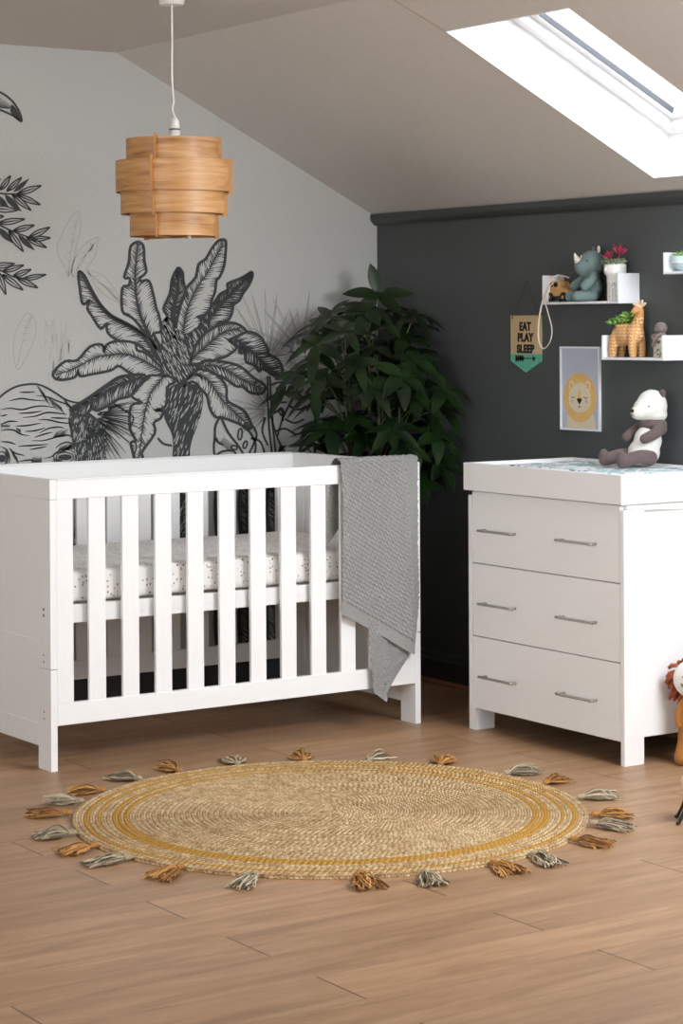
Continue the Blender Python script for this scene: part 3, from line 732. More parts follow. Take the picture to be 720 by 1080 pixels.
obj('top_panel', boxes((0.021, DT, 0.008, DW - 0.008, 0.8395, 0.8548), (0.09, DT, 0.006, 0.0198, 0.8265, 0.8395), (0.09, DT, DW - 0.0198, DW - 0.006, 0.8265, 0.8395)), M['white_h'], ch)
for z0, z1 in ((0.079, 0.3345), (0.338, 0.5945), (0.598, 0.852)):
    d = obj('drawer', box(B(), 0.001, 0.019, 0.0225, DW - 0.0225, z0, z1), M['white_d'], ch, bevel=0.0015)
    zh = z0 + 0.120
    for yc in (0.659, 0.226):
        bm = B(); r = 0.0048; h = 0.096
        tube(bm, smooth_path([(-0.026, yc - h, zh), (-0.0262, yc, zh), (-0.026, yc + h, zh)], 4), r, 12)
        for s in (-1, 1): tube(bm, [(-0.026, yc + s * (h - 0.012), zh), (0.002, yc + s * (h - 0.012), zh)], r * 0.95, 12)
        obj('handle', bm, M['metal'], d, smooth=True, label='brushed steel bar handle')
tz0, tz1 = 0.8555, 0.953; tw = 0.018
ty0, ty1, tx0, tx1 = -0.002, DW + 0.012, -0.012, 0.496
tray = obj('changing_tray', boxes((tx0, tx0 + tw, ty0, ty1, tz0 + 0.0, tz1), (tx1 - tw, tx1, ty0, ty1, tz0, tz1), (tx0 + tw, tx1 - tw, ty0, ty0 + tw, tz0, tz1), (tx0 + tw, tx1 - tw, ty1 - tw, ty1, tz0, tz1), (tx0 + tw, tx1 - tw, ty0 + tw, ty1 - tw, tz0 + 0.002, tz0 + 0.014)), M['white_h'], ch, bevel=0.0016)
obj('tray_batten', box(B(), tx0 + 0.002, tx0 + 0.008, 0.02, DW - 0.02, tz0 - 0.0, tz0 + 0.006), M['white_d'], tray)

def mat_print():
    t = NT('leafy_changing_mat_fabric'); co = t.coord()
    n = t.n.new('ShaderNodeTexVoronoi'); n.feature = 'DISTANCE_TO_EDGE'; t.link(t.mapping(co, (16, 26, 10), rot=(0, 0, 0.6)), n.inputs['Vector']); n.inputs['Scale'].default_value = 1.1
    v2 = t.n.new('ShaderNodeTexVoronoi'); t.link(t.mapping(co, (16, 26, 10), rot=(0, 0, 0.6)), v2.inputs['Vector']); v2.inputs['Scale'].default_value = 1.1
    wv = t.n.new('ShaderNodeTexWave'); wv.inputs['Scale'].default_value = 18; wv.inputs['Distortion'].default_value = 4; t.link(co, wv.inputs['Vector'])
    cs = t.sep(v2.outputs['Color'])
    c = t.ramp(cs[0], [(0.0, lin((238, 242, 244))), (0.26, lin((40, 90, 125))), (0.45, lin((40, 150, 155))), (0.68, lin((110, 190, 200))), (0.82, lin((240, 244, 246)))])
    c.node.color_ramp.interpolation = 'CONSTANT'
    leafm = t.math('GREATER_THAN', n.outputs['Distance'], 0.10)
    st = t.math('GREATER_THAN', wv.outputs['Fac'], 0.22)
    t.col(t.mix(t.math('MULTIPLY', leafm, st), lin((238, 242, 245)), c)); t.rough(0.5); return t.mat
M['mat'] = mat_print()
bm = B()
NX, NY = 26, 40; g = []
for i in range(NX + 1):
    c_ = []
    for j in range(NY + 1):
        a = i / NX; b = j / NY
        e = min(1, min(b, 1 - b) * 9) ; e2 = min(1, min(a, 1 - a) * 9)
        side = 0.020 * math.exp(-((a - 0.06) / 0.07) ** 2) + 0.020 * math.exp(-((a - 0.94) / 0.07) ** 2)
        z = 0.8705 + (0.077 + side * 0.25) * (math.sin(e * PI / 2) * math.sin(e2 * PI / 2)) + 0.003 * noise.noise(Vector((a * 6, b * 9, 0)))
        c_.append(bm.verts.new((0.010 + 0.464 * a, 0.02 + 0.812 * b, z)))
    g.append(c_)
for a, b in zip(g, g[1:]):
    for j in range(NY): bm.faces.new((a[j], a[j + 1], b[j + 1], b[j]))
r = bmesh.ops.extrude_face_region(bm, geom=bm.faces[:])
for v in [x for x in r['geom'] if isinstance(x, bmesh.types.BMVert)]: v.co.z = 0.870
cm_o = obj('changing_mat', bm, M['mat'], None, smooth=True); cm_o.location = DO; cm_o.rotation_euler = (0, 0, RD)
tag(cm_o, 'padded changing mat with teal and blue leaves inside the dresser tray', 'changing mat')
# ------------------------------------------------------------------ round jute rug
def rug_mat():
    t = NT('braided_jute'); co = t.coord(); x, y, z = t.sep(co)
    r = t.math('SQRT', t.math('ADD', t.math('MULTIPLY', x, x), t.math('MULTIPLY', y, y)))
    th = t.math('ARCTAN2', y, x)
    rows = t.math('DIVIDE', r, 0.0165); row = t.math('FLOOR', rows); fr = t.math('FRACT', rows)
    arc = t.math('MULTIPLY', th, t.math('MULTIPLY', t.math('ADD', row, 0.5), 0.0165 / 0.017))
    wn = t.n.new('ShaderNodeTexWhiteNoise'); wn.noise_dimensions = '1D'; t.link(row, wn.inputs['W'])
    arc = t.math('ADD', arc, wn.outputs['Value'])
    lean = t.math('MULTIPLY', t.math('ABSOLUTE', t.math('SUBTRACT', fr, 0.5)), 1.1)
    ph = t.math('FRACT', t.math('ADD', arc, lean))
    st = t.math('SINE', t.math('MULTIPLY', ph, PI))
    hp = t.math('MULTIPLY', st, t.math('SINE', t.math('MULTIPLY', t.math('FRACT', t.math('MULTIPLY', fr, 2.0)), PI)))
    fine = t.noise(co, 260, 4, 0.7); mid = t.noise(co, 40, 4, 0.6)
    h = t.math('ADD', t.math('MULTIPLY', hp, 1.0), t.math('MULTIPLY', fine, 0.5))
    c = t.ramp(t.math('ADD', t.math('MULTIPLY', fine, 0.6), t.math('MULTIPLY', mid, 0.4)), [(0.34, lin((142, 102, 60))), (0.47, lin((206, 166, 114))), (0.58, lin((250, 222, 176)))])
    ye = t.ramp(fine, [(0.35, lin((190, 126, 24))), (0.65, lin((238, 182, 62)))])
    def ring(a, b): return t.math('MULTIPLY', t.math('GREATER_THAN', r, a), t.math('LESS_THAN', r, b))
    k = 0.0165
    m1 = t.math('MAXIMUM', ring(k * 36, k * 37), t.math('MAXIMUM', ring(k * 37.49, k * 39), t.math('MAXIMUM', ring(k * 41, k * 41.6), ring(k * 43, k * 44))))
    patch = t.math('GREATER_THAN', t.math('ADD', mid, t.math('MULTIPLY', fine, 0.3)), 0.47)
    c = t.mix(t.math('MULTIPLY', m1, t.math('ADD', 0.5, t.math('MULTIPLY', patch, 0.45))), c, ye)
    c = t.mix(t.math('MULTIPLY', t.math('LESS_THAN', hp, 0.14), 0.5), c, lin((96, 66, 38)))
    t.col(c); t.rough(0.75); t.bump(h, 1.0, 0.0065); return t.mat
M['jute'] = rug_mat()
RC = Vector((-1.6804, -2.1598, 0))
RR = 0.7618
rug = thing('braided_rug', 'round braided jute rug with mustard rings and tassels around its edge', 'rug', RC)
prof = []
k = 0.0165; n = 46
for i in range(n):
    for f, z in ((0.03, 0.009), (0.25, 0.0125), (0.5, 0.0138), (0.75, 0.0125)):
        prof.append(((i + f) * k, z + 0.0))
prof = [(0, 0.012)] + prof + [(n * k, 0.008), (n * k - 0.002, 0.0005)]
obj('braided_disc', lathe(B(), prof, 220), M['jute'], rug, smooth=True)
M['must'] = simple('mustard_jute_strands', (158, 112, 60), 0.9, var=0.3, bscale=300)
M['greyj'] = simple('grey_beige_jute_strands', (158, 143, 118), 0.9, var=0.25, bscale=300)
TM = [[M['must'], simple('dark_mustard_strands', (112, 74, 36), 0.9, var=0.2, bscale=300), simple('light_mustard_strands', (204, 154, 90), 0.9, var=0.2, bscale=300)],
      [M['greyj'], simple('dark_grey_strands', (104, 92, 74), 0.9, var=0.2, bscale=300), simple('light_grey_strands', (200, 188, 164), 0.9, var=0.2, bscale=300)]]
angs = [146.5, 165.8, 178.7, -168.4, -154.6, -138.2, -118.6, -105.2, -89.7, -78.6, -62.6, -47.4, -38.7, -20.9, -3.8, 10.2, 28.7, 47, 62.8, 79.6, 95.5, 108.1, 122.5, 134.5]
for i, a in enumerate(angs):
    a = math.radians(a); r0 = random.Random(40 + i)
    d = Vector((math.cos(a), math.sin(a), 0)); tw = r0.uniform(-0.35, 0.35)
    dd = Vector((math.cos(a + tw), math.sin(a + tw), 0)); nn = Vector((-dd.y, dd.x, 0))
    p0 = d * (RR - 0.006) + Vector((0, 0, 0.009)); L = r0.uniform(0.095, 0.12); spread = r0.uniform(0.028, 0.044)
    bm = B(); lift = r0.uniform(0.016, 0.028)
    tube(bm, [p0, p0 + d * 0.012 + Vector((0, 0, 0.003))], 0.004, 6)
    kn = p0 + d * 0.018 + Vector((0, 0, 0.004))
    ball(bm, kn, (0.011, 0.011, 0.009), u=10, v=6)
    tube(bm, [kn + dd * 0.004, kn + dd * 0.016], [0.0095, 0.0085], 9)
    for s in range(56):
        n0 = len(bm.faces)
        u = r0.uniform(-1, 1); hgt = r0.uniform(0, 1) * (1 - abs(u) * 0.6)
        w = u * spread; l = L * r0.uniform(0.62, 1.1)
        b = kn + dd * 0.012 + nn * (u * 0.006); 
        m1 = kn + dd * (0.012 + l * 0.35) + nn * (w * 0.75 + r0.uniform(-.004, .004)); m1.z = 0.005 + hgt * lift * 1.3
        m2 = kn + dd * (0.012 + l * 0.7) + nn * (w * 1.0 + r0.uniform(-.003, .003)); m2.z = 0.004 + hgt * lift * 1.2
        e = kn + dd * (0.012 + l * 0.97) + nn * (w * 1.1 + r0.uniform(-.016, .016)); e.z = 0.003 + hgt * lift * r0.uniform(.2, 1.1)
        tube(bm, smooth_path([b, m1, m2, e], 3), r0.uniform(0.0013, 0.0021), 4)
        mi_ = r0.choice((0, 1, 2)); bm.faces.ensure_lookup_table()
        for f_ in bm.faces[n0:]: f_.material_index = mi_
    obj('tassel', bm, TM[i % 2], rug, label='mustard tassel' if i % 2 == 0 else 'grey beige tassel')

# ------------------------------------------------------------------ pendant lamp
def veneer_mat():
    t = NT('warm_ash_veneer'); co = t.coord('UV'); x, y, z = t.sep(co)
    g = t.noise(t.mapping(co, (1.2, 14, 1), rot=(0, 0, 0.05)), 2.2, 5, 0.6, 1.2)
    f = t.noise(t.mapping(co, (3, 90, 1)), 3, 3, 0.6)
    s = t.math('ADD', t.math('MULTIPLY', g, 0.75), t.math('MULTIPLY', f, 0.25))
    t.col(t.ramp(s, [(0.3, lin((130, 82, 42))), (0.46, lin((182, 130, 76))), (0.7, lin((212, 168, 114)))]))
    t.rough(0.45); return t.mat
M['veneer'] = veneer_mat()
M['fin'] = simple('ash_ply_edge', (182, 130, 72), 0.5, var=0.08, bscale=20)
_lp = at_z(181, -3, ZC); PX, PYY = _lp.x, _lp.y; LD = (_lp - CAM).dot(FW)
lamp = thing('pendant_lamp', 'tiered wood veneer pendant lamp hanging on a white cord over the cot', 'lamp', (PX, PYY, ZC))
obj('ceiling_rose', lathe(B(), [(0, -0.026), (0.036, -0.026), (0.041, -0.02), (0.042, 0.0)], 40), M['plastic'], lamp, smooth=True, bevel=0.001)
cord = smooth_path([(0, 0, -0.024), (0.0006, 0.0002, -0.12), (-0.0005, 0, -0.25), (0.002, -0.001, -0.31), (0.004, -0.003, -0.335), (0.0, 0, -0.36), (0.006, -0.004, -0.385), (0.006, -0.004, -0.395)], 6)
obj('cord', tube(B(), cord, 0.0032, 8), M['plastic'], lamp, smooth=True)
hx = (0.006, -0.004, 0)
obj('lamp_holder', lathe(B(), [(0, -0.385), (0.007, -0.388), (0.014, -0.40), (0.0165, -0.415), (0.0165, -0.424), (0.0175, -0.424), (0.0175, -0.50), (0, -0.50)], 24, hx), M['plastic'], lamp, smooth=True)
obj('holder_ring', lathe(B(), [(0.0165, -0.4242), (0.0185, -0.4245), (0.0185, -0.4285), (0.0165, -0.429)], 24, hx), M['gasket'], lamp)
T0 = ZC - 0.0
tiers = [(0.150, 147, 171), (0.184, 170, 203), (0.168, 200, 226), (0.139, 224, 249.5)]
def zz(v): return -(v + 3) * LD / F_PX
shade = None; first = True
ang_cam = math.atan2(-FW.y, -FW.x)       # direction from the lamp towards the viewer's side of the room
fins = [ang_cam - math.radians(17) , ang_cam + math.radians(103), ang_cam + math.radians(223)]
shade = bpy.data.objects.new('lamp_shade', None)
shade_bm = B()
def strip(R, za, zb, a0, a1, uvo):
    bm = B(); uv = bm.loops.layers.uv.new('UVMap'); n = 30; th = 0.0016
    rows = []
    for i in range(n + 1):
        t = i / n; a = a0 + (a1 - a0) * t
        r = R * (1 - 0.030 * abs(2 * t - 1) ** 4)
        c, s = math.cos(a), math.sin(a)
        rows.append([bm.verts.new((c * rr_, s * rr_, z)) for rr_, z in ((r, za), (r, zb), (r - th, zb), (r - th, za))])
    for i in range(n):
        for k in range(4):
            f = bm.faces.new((rows[i][k], rows[i + 1][k], rows[i + 1][(k + 1) % 4], rows[i][(k + 1) % 4]))
            for lp in f.loops:
                v = lp.vert; lp[uv].uv = ((a0 + (a1 - a0) * (i + (1 if v in rows[i + 1] else 0)) / n) * R + uvo, v.co.z + uvo * 3)
    bm.faces.new(rows[0]); bm.faces.new(rows[-1][::-1])
    return bm
frame_bm = B()
for a in fins:
    d = Vector((math.cos(a), math.sin(a), 0)); nn = Vector((-d.y, d.x, 0)) * 0.003; ee = 0.011
    # stepped profile board
    pts = [(0.030, zz(143.5))]
    for i, (R, va, vb) in enumerate(tiers):
        pts += [(R + ee, zz(va - 3 + (0 if i == 0 else 0))), (R + ee, zz(tiers[i + 1][1] - 3) if i < 3 and tiers[i + 1][0] > R else zz(vb + 2))]
    # make a clean monotone outline
    P = [(0.03, zz(145)), (0.161, zz(145)), (0.161, zz(167)), (0.195, zz(167)), (0.195, zz(205)), (0.179, zz(205)), (0.179, zz(228)), (0.150, zz(228)), (0.150, zz(252)), (0.118, zz(252)), (0.118, zz(248)), (0.03, zz(248)), (0.03, zz(240)), (0.125, zz(238)), (0.145, zz(175)), (0.12, zz(153)), (0.03, zz(153))]
    for (R, va, vb) in tiers:
        prism(frame_bm, [(R - 0.012, zz(va - 3)), (R + ee, zz(va - 3)), (R + ee, zz(vb + 2)), (R - 0.012, zz(vb + 2))], (-nn.x / 2, -nn.y / 2, 0), d, (0, 0, 1), nn)
    for va in (146.5, 247):
        prism(frame_bm, [(0.03, zz(va)), (0.14, zz(va)), (0.14, zz(va + 4)), (0.03, zz(va + 4))], (-nn.x / 2, -nn.y / 2, 0), d, (0, 0, 1), nn)
    if 0: prism(frame_bm, P, -nn / 2 if False else (-nn.x / 2, -nn.y / 2, 0), d, (0, 0, 1), nn)
fr_o = obj('shade_frame', frame_bm, M['fin'], lamp, label='stepped wooden ribs holding the veneer')
obj('hub', lathe(B(), [(0.012, zz(150)), (0.034, zz(150)), (0.034, zz(153)), (0.012, zz(153))], 24), M['fin'], lamp)
obj('hub', lathe(B(), [(0.0, zz(245)), (0.034, zz(245)), (0.034, zz(248)), (0.0, zz(248))], 24), M['fin'], lamp)
j = 0
for (R, va, vb) in tiers:
    for q in range(3):
        a0 = fins[q]; a1 = a0 + math.radians(120); j += 1
        sc = 1.0 
        obj('veneer_strip', strip(R, zz(va), zz(vb), a0 + 0.008, a1 - 0.008, j * 0.37), M['veneer'], lamp, smooth=True).modifiers.new('edge', 'EDGE_SPLIT')
obj('light_bulb', lathe(B(), [(0, zz(215)), (0.02, zz(213)), (0.03, zz(200)), (0.02, zz(185)), (0.013, zz(170)), (0, zz(168))], 20, hx), M['plastic'], lamp, smooth=True)
bm = B(); box(bm, -0.004, 0.004, -0.006, 0.006, zz(252), zz(247)); 
obj('toggle', bm, M['plastic'], lamp, loc=(0.03, -0.05, 0))

# ------------------------------------------------------------------ box shelves on the dark wall
def shelf(name_label, ya, yb, z0, hgt, depth=0.1):
    t = 0.009; s = thing('wall_shelf', name_label, 'shelf', (0, yb, z0), 0, None)
    W = ya - yb; q = 0.0005
    obj('shelf_base', box(B(), -depth, -q, 0, W, 0, t), M['shelf'], s, bevel=0.0012)
    obj('shelf_side', box(B(), -depth, -q, 0, t, t, hgt), M['shelf'], s, bevel=0.0012)
    obj('shelf_side', box(B(), -depth, -q, W - t, W, t, hgt), M['shelf'], s, bevel=0.0012)
    return s
s1 = shelf('white floating shelf holding a toy car, soft rhino and face pot', -1.213, -1.64, 1.519, 0.108)
s2 = shelf('white floating shelf holding a giraffe planter and small grey soft toy', -1.546, -1.872, 1.318, 0.088)
s3 = shelf('white floating shelf cut off by the right edge, with a pale bowl', -1.873, -2.14, 1.617, 0.075)

# ------------------------------------------------------------------ banner
M['ply'] = simple('plain_wood_print', (196, 170, 130), 0.7, var=0.04, bscale=80)
M['teal'] = simple('turquoise_print', (98, 176, 150), 0.7, var=0.03)
BY0, BY1 = -1.090, -0.906; BZ = 1.480; BS = 1.333; BB = 1.306; BP = 1.262; BC = (BY0 + BY1) / 2
ban = thing('wall_banner', 'small wooden banner reading EAT PLAY SLEEP above a turquoise arrow tip', 'banner', (-0.004, BC, BZ))
def wp(bm, pts, x0, x1):      # polygon in (right, up) seen from the room: right = -y
    return prism(bm, [(-a, b) for a, b in pts], (x0, 0, 0), (0, 1, 0), (0, 0, 1), (x1 - x0, 0, 0))
hw = (BY1 - BY0) / 2
obj('board', wp(B(), [(-hw, 0), (hw, 0), (hw, BS - BZ), (-hw, BS - BZ)], -0.003, 0.003), M['ply'], ban)
obj('tip', wp(B(), [(-hw, BS - BZ), (hw, BS - BZ), (hw, BB - BZ), (0, BP - BZ), (-hw, BB - BZ)], -0.003, 0.003), M['teal'], ban)
def text_mesh(txt, w, h, cx, cz, depth=0.001, off=0.05):
    cu = bpy.data.curves.new('lettering', 'FONT'); cu.body = txt; cu.size = 1; cu.offset = off; cu.extrude = 0.01; cu.space_character = 1.08
    tmp = bpy.data.objects.new('lettering', cu); C.objects.link(tmp)
    dg = bpy.context.evaluated_depsgraph_get(); dg.update()
    me = bpy.data.meshes.new_from_object(tmp.evaluated_get(dg))
    bpy.data.objects.remove(tmp); bm = B(); bm.from_mesh(me); bpy.data.meshes.remove(me)
    xs = [v.co.x for v in bm.verts]; ys = [v.co.y for v in bm.verts]
    sx = w / (max(xs) - min(xs)); sy = h / (max(ys) - min(ys)); mx = (max(xs) + min(xs)) / 2; my = (max(ys) + min(ys)) / 2
    for v in bm.verts:
        x, y, z = v.co; v.co = Vector((-z / 0.01 * depth, -((x - mx) * sx + cx), (y - my) * sy + cz))
    return bm
for txt, w, zc, cx in (('EAT', 0.070, 1.4385, -0.001), ('PLAY', 0.096, 1.3965, 0.001), ('SLEEP', 0.106, 1.3530, 0.0)):
    o = obj('lettering', text_mesh(txt, w, 0.0345, cx, zc - BZ), M['black'], ban, label='black word ' + txt); o.location.x = -0.0035
bm = B(); az = 1.3165 - BZ
wp(bm, [(-0.03, az - .0018), (0.045, az - .0018), (0.045, az + .0018), (-0.03, az + .0018)], -0.0045, -0.003)
wp(bm, [(0.044, az - .011), (0.062, az), (0.044, az + .011)], -0.0045, -0.003)
for k in (-0.057, -0.044, -0.031, -0.018):
    wp(bm, [(k - .006, az - .012), (k, az - .012), (k + .011, az), (k, az + .012), (k - .006, az + .012), (k + .003, az)], -0.0045, -0.003)
obj('arrow', bm, M['black'], ban, label='black feathered arrow')
M['string'] = simple('brown_string', (96, 82, 70), 0.9)
tube_b = B(); tube(tube_b, [(-0.004, hw - 0.012, -0.006), (0.001, -0.004, 0.130)], 0.0011, 6); tube(tube_b, [(-0.004, -hw + 0.012, -0.006), (0.001, -0.004, 0.130)], 0.0011, 6)
obj('string', tube_b, M['string'], ban)
for y in (hw - 0.012, -hw + 0.012): obj('eyelet', tube(B(), [(-0.0045, y, -0.009), (-0.003, y, -0.009)], 0.004, 10), M['screw'], ban)
obj('nail', tube(B(), [(-0.004, -0.004, 0.131), (0.004, -0.004, 0.131)], 0.002, 8), M['screw'], ban)

# ------------------------------------------------------------------ lion picture
QY0, QY1, QZ0, QZ1 = -1.430, -1.205, 1.053, 1.363; QC = (QY0 + QY1) / 2; QZ = QZ0
pic = thing('framed_picture', 'slim white framed picture of a sleepy golden lion on pale blue', 'picture', (-0.001, QC, QZ))
w = (QY1 - QY0) / 2; h = QZ1 - QZ0; b_ = 0.0065
bm = B()
for q in ((-w, w, 0, b_), (-w, w, h - b_, h), (-w, -w + b_, b_, h - b_), (w - b_, w, b_, h - b_)): wp(bm, [(q[0], q[2]), (q[1], q[2]), (q[1], q[3]), (q[0], q[3])], -0.011, 0.0)
obj('frame', bm, M['shelf'], pic)
M['pblue'] = simple('pale_blue_paper', (186, 192, 206), 0.5, var=0.015)
M['gold'] = simple('golden_print', (226, 184, 114), 0.6, var=0.03)
M['cream'] = simple('cream_print', (222, 208, 182), 0.6, var=0.02)
M['blush'] = simple('blush_print', (214, 176, 150), 0.6)
pr_ = obj('print', wp(B(), [(-w + b_, b_), (w - b_, b_), (w - b_, h - b_), (-w + b_, h - b_)], -0.006, 0.0), M['pblue'], pic)
LC = (-0.002, 0.122)
def E2(cx, cz, rx, rz, n=32, a0=0, a1=2 * PI, eg=0): return [(cx + rx * math.cos(a0 + (a1 - a0) * k / n) * (1 - eg * math.sin(a0 + (a1 - a0) * k / n)), cz + rz * math.sin(a0 + (a1 - a0) * k / n)) for k in range(n)]
lay = [0.006]
def pp(name, pts, mat):
    lay[0] += 0.00025
    return obj(name, wp(B(), pts, -lay[0], -0.0055), mat, pr_)
pp('lion_body', [(-0.080, b_ + .001), (0.088, b_ + .001), (0.078, 0.06), (-0.074, 0.06)], M['cream'])
pp('mane', E2(LC[0], LC[1], 0.094, 0.092), M['gold'])
for s in (-1, 1):
    pp('lion_ear', E2(LC[0] + s * 0.046, LC[1] + 0.043, 0.015, 0.018), M['cream']); pp('inner_ear', E2(LC[0] + s * 0.047, LC[1] + 0.043, 0.008, 0.011), M['gold'])
pp('lion_face', [(x, z) for x, z in E2(LC[0], LC[1] - 0.001, 0.062, 0.055, eg=0.10)], M['cream'])
pp('nose_bridge', [(LC[0] - .012, LC[1] - .008), (LC[0] + .012, LC[1] - .008), (LC[0] + .003, LC[1] + .03), (LC[0] - .003, LC[1] + .03)], M['gold'])
pp('nose', [(LC[0], LC[1] - .026), (LC[0] + .015, LC[1] - .008), (LC[0] + .009, LC[1] - .003), (LC[0] - .009, LC[1] - .003), (LC[0] - .015, LC[1] - .008)], M['black'])
pp('mouth', E2(LC[0], LC[1] - .034, 0.007, 0.0022), M['black'])
for s in (-1, 1):
    pts = [(LC[0] + s * 0.036 + 0.010 * math.cos(a), LC[1] + 0.003 - 0.006 * math.sin(a)) for a in [PI * k / 8 for k in range(9)]]
    pp('closed_eye', pts + [(x, z + 0.0022) for x, z in pts[::-1]], M['black']); pp('cheek', E2(LC[0] + s * .041, LC[1] - .014, .008, .006), M['blush'])
# ------------------------------------------------------------------ tall umbrella plant in the corner
def leaf_mat(name, a, b, rough=0.35):
    t = NT(name); co = t.coord(); n = t.noise(co, 9, 3)
    t.col(t.ramp(n, [(0.3, lin(a)), (0.7, lin(b))])); t.rough(rough); t.p.inputs['Specular IOR Level'].default_value = 0.5
    t.p.inputs['Subsurface Weight'].default_value = 0.0
    return t.mat
M['leaf'] = leaf_mat('glossy_dark_leaf', (7, 20, 6), (24, 50, 13), 0.38)
M['stem'] = simple('green_brown_stem', (62, 72, 40), 0.6, var=0.15)
M['soil'] = simple('dark_soil', (42, 32, 25), 0.95, var=0.3, bscale=80)
M['pot'] = simple('charcoal_ceramic_pot', (58, 58, 58), 0.5)
PLX, PLY = -0.27, -0.33
pl = thing('umbrella_plant', 'tall dark green umbrella plant in the corner behind the cot', 'plant', (PLX, PLY, 0))
obj('pot', lathe(B(), [(0, 0.0), (0.10, 0.0), (0.125, 0.06), (0.14, 0.27), (0.145, 0.275), (0.135, 0.28), (0.13, 0.25), (0, 0.25)], 36), M['pot'], pl, smooth=True, bevel=0.002)
obj('soil', lathe(B(), [(0, 0.256), (0.128, 0.252)], 30), M['soil'], pl)
rp = random.Random(21)
st = B(); fo = B()
def leaflet(bm, base, d, n, L, W, droop):
    d = d.normalized(); s = d.cross(n).normalized(); n = s.cross(d).normalized()
    K = 7; rows = []
    for i in range(K + 1):
        t = i / K
        w = W * (math.sin(PI * min(1, (t ** 0.85) * 1.0)) ** 0.8) if 0 < t < 1 else 0.0008
        c = base + d * (L * t) - Vector((0, 0, 1)) * (droop * L * t * t)
        f = 0.18 * w
        rows.append([bm.verts.new(clampw(c - s * w + n * f)), bm.verts.new(clampw(c - n * f * 0.4)), bm.verts.new(clampw(c + s * w + n * f))])
    for a, b in zip(rows, rows[1:]):
        bm.faces.new((a[0], a[1], b[1], b[0])); bm.faces.new((a[1], a[2], b[2], b[1]))
def clampw(p):
    x = p.x + PLX; y = p.y + PLY
    if x > -0.012: x = -0.012 - 0.0
    if y > -0.012: y = -0.012
    if x < -0.565 and y < -0.27 and p.z < 0.975: p = Vector((p.x, p.y, 0.975))
    return Vector((x - PLX, y - PLY, p.z))
def cluster(origin, tip, nl, L, W, up=None):
    mid = origin.lerp(tip, 0.5) + Vector((0, 0, 0.03))
    tube(st, [clampw(p) for p in smooth_path([origin, mid, tip], 4)], 0.0028, 6)
    ax = up or ((tip - origin).normalized() * 0.5 + Vector((-0.25, -0.35, 0.6))).normalized()
    s = ax.orthogonal().normalized(); t2 = ax.cross(s); ph = rp.uniform(0, 6)
    for k in range(nl):
        a = ph + 2 * PI * k / nl + rp.uniform(-.15, .15)
        d = (s * math.cos(a) + t2 * math.sin(a)) + ax * rp.uniform(-0.15, 0.25)
        leaflet(fo, clampw(tip), d, ax, L * rp.uniform(0.8, 1.1), W * rp.uniform(0.85, 1.1), rp.uniform(0.1, 0.55))
stems = []
for k, (dx, dy, h) in enumerate(((0.0, 0.0, 1.42), (-0.11, -0.02, 1.25), (0.07, -0.12, 1.3), (-0.05, -0.14, 1.18), (0.1, 0.05, 1.2), (-0.17, -0.08, 1.0))):
    p = smooth_path([(dx * .25, dy * .25, 0.25), (dx * .5, dy * .5, 0.6), (dx * .9, dy * .9, 1.0), (dx, dy, h)], 6)
    tube(st, p, [0.011 - 0.006 * i / (len(p) - 1) for i in range(len(p))], 8); stems.append((Vector((dx, dy, h)), p))
# clusters placed in an envelope: wide low down, narrow at the top
N = 78
for i in range(N):
    t = (i + 0.5) / N
    z = 0.82 + 0.70 * t ** 1.05
    rmax = interp([(0.8, 0.30), (1.0, 0.37), (1.2, 0.37), (1.35, 0.33), (1.45, 0.25), (1.52, 0.15), (1.57, 0.05)], z)
    a = i * 2.399963; r = rmax * math.sqrt(rp.uniform(0.12, 1))
    tip = Vector((math.cos(a) * r, math.sin(a) * r, z + rp.uniform(-.03, .03)))
    tip.x = min(tip.x, 0.19 - rp.uniform(0, .04)); tip.y = min(tip.y, 0.24 - rp.uniform(0, .05))
    sp_, pth = min(stems, key=lambda s: (s[0].xy - tip.xy).length + abs(s[0].z - tip.z) * .3)
    o_ = min(pth, key=lambda q: abs(q.z - (tip.z - 0.14)) )
    cluster(Vector(o_), tip, rp.choice((5, 6, 7)), rp.uniform(0.10, 0.145), rp.uniform(0.022, 0.030))
# the highest shoot
tp = at_y(398, 310, -0.25); tp = Vector((tp.x - PLX, tp.y - PLY, tp.z))
tube(st, smooth_path([(0, 0, 1.40), tp * 0.6 + Vector((0, 0, 0.62)), tp], 4) if False else [Vector((0, 0, 1.40)), tp], 0.004, 6)
L0 = 0.145
for d in ((Vector((-0.25, 0.0, 1.0))), (Vector((-0.83, 0.56, 0.12))), (Vector((0.75, -0.5, 0.1))), Vector((-0.5, 0.2, -0.45)), Vector((0.2, -0.6, -0.35)), Vector((-0.3, -0.6, 0.1))):
    leaflet(fo, clampw(tp), d, Vector((-0.5, -0.75, 0.5)), L0, 0.026, 0.12)
obj('stems', st, M['stem'], pl, smooth=True)
obj('foliage', fo, M['leaf'], pl, smooth=True, recalc=False)

# ------------------------------------------------------------------ soft toys
def fabric(name, c, var=0.05):
    t = NT(name); co = t.coord(); n = t.noise(co, 350, 3, 0.7)
    t.col(t.ramp(n, [(0.3, lin([x * (1 - var) for x in c])), (0.7, lin([min(255, x * (1 + var)) for x in c]))])); t.rough(0.95)
    t.p.inputs['Sheen Weight'].default_value = 0.15; t.bump(n, 0.35, 0.0015); return t.mat
M['pwhite'] = fabric('white_linen_fabric', (226, 224, 218))
M['pbrown'] = fabric('mauve_brown_corduroy', (98, 82, 82), 0.1)
M['rhino'] = fabric('muted_teal_fabric', (108, 130, 128), 0.06)
M['rhorn'] = fabric('cream_felt', (222, 212, 198))
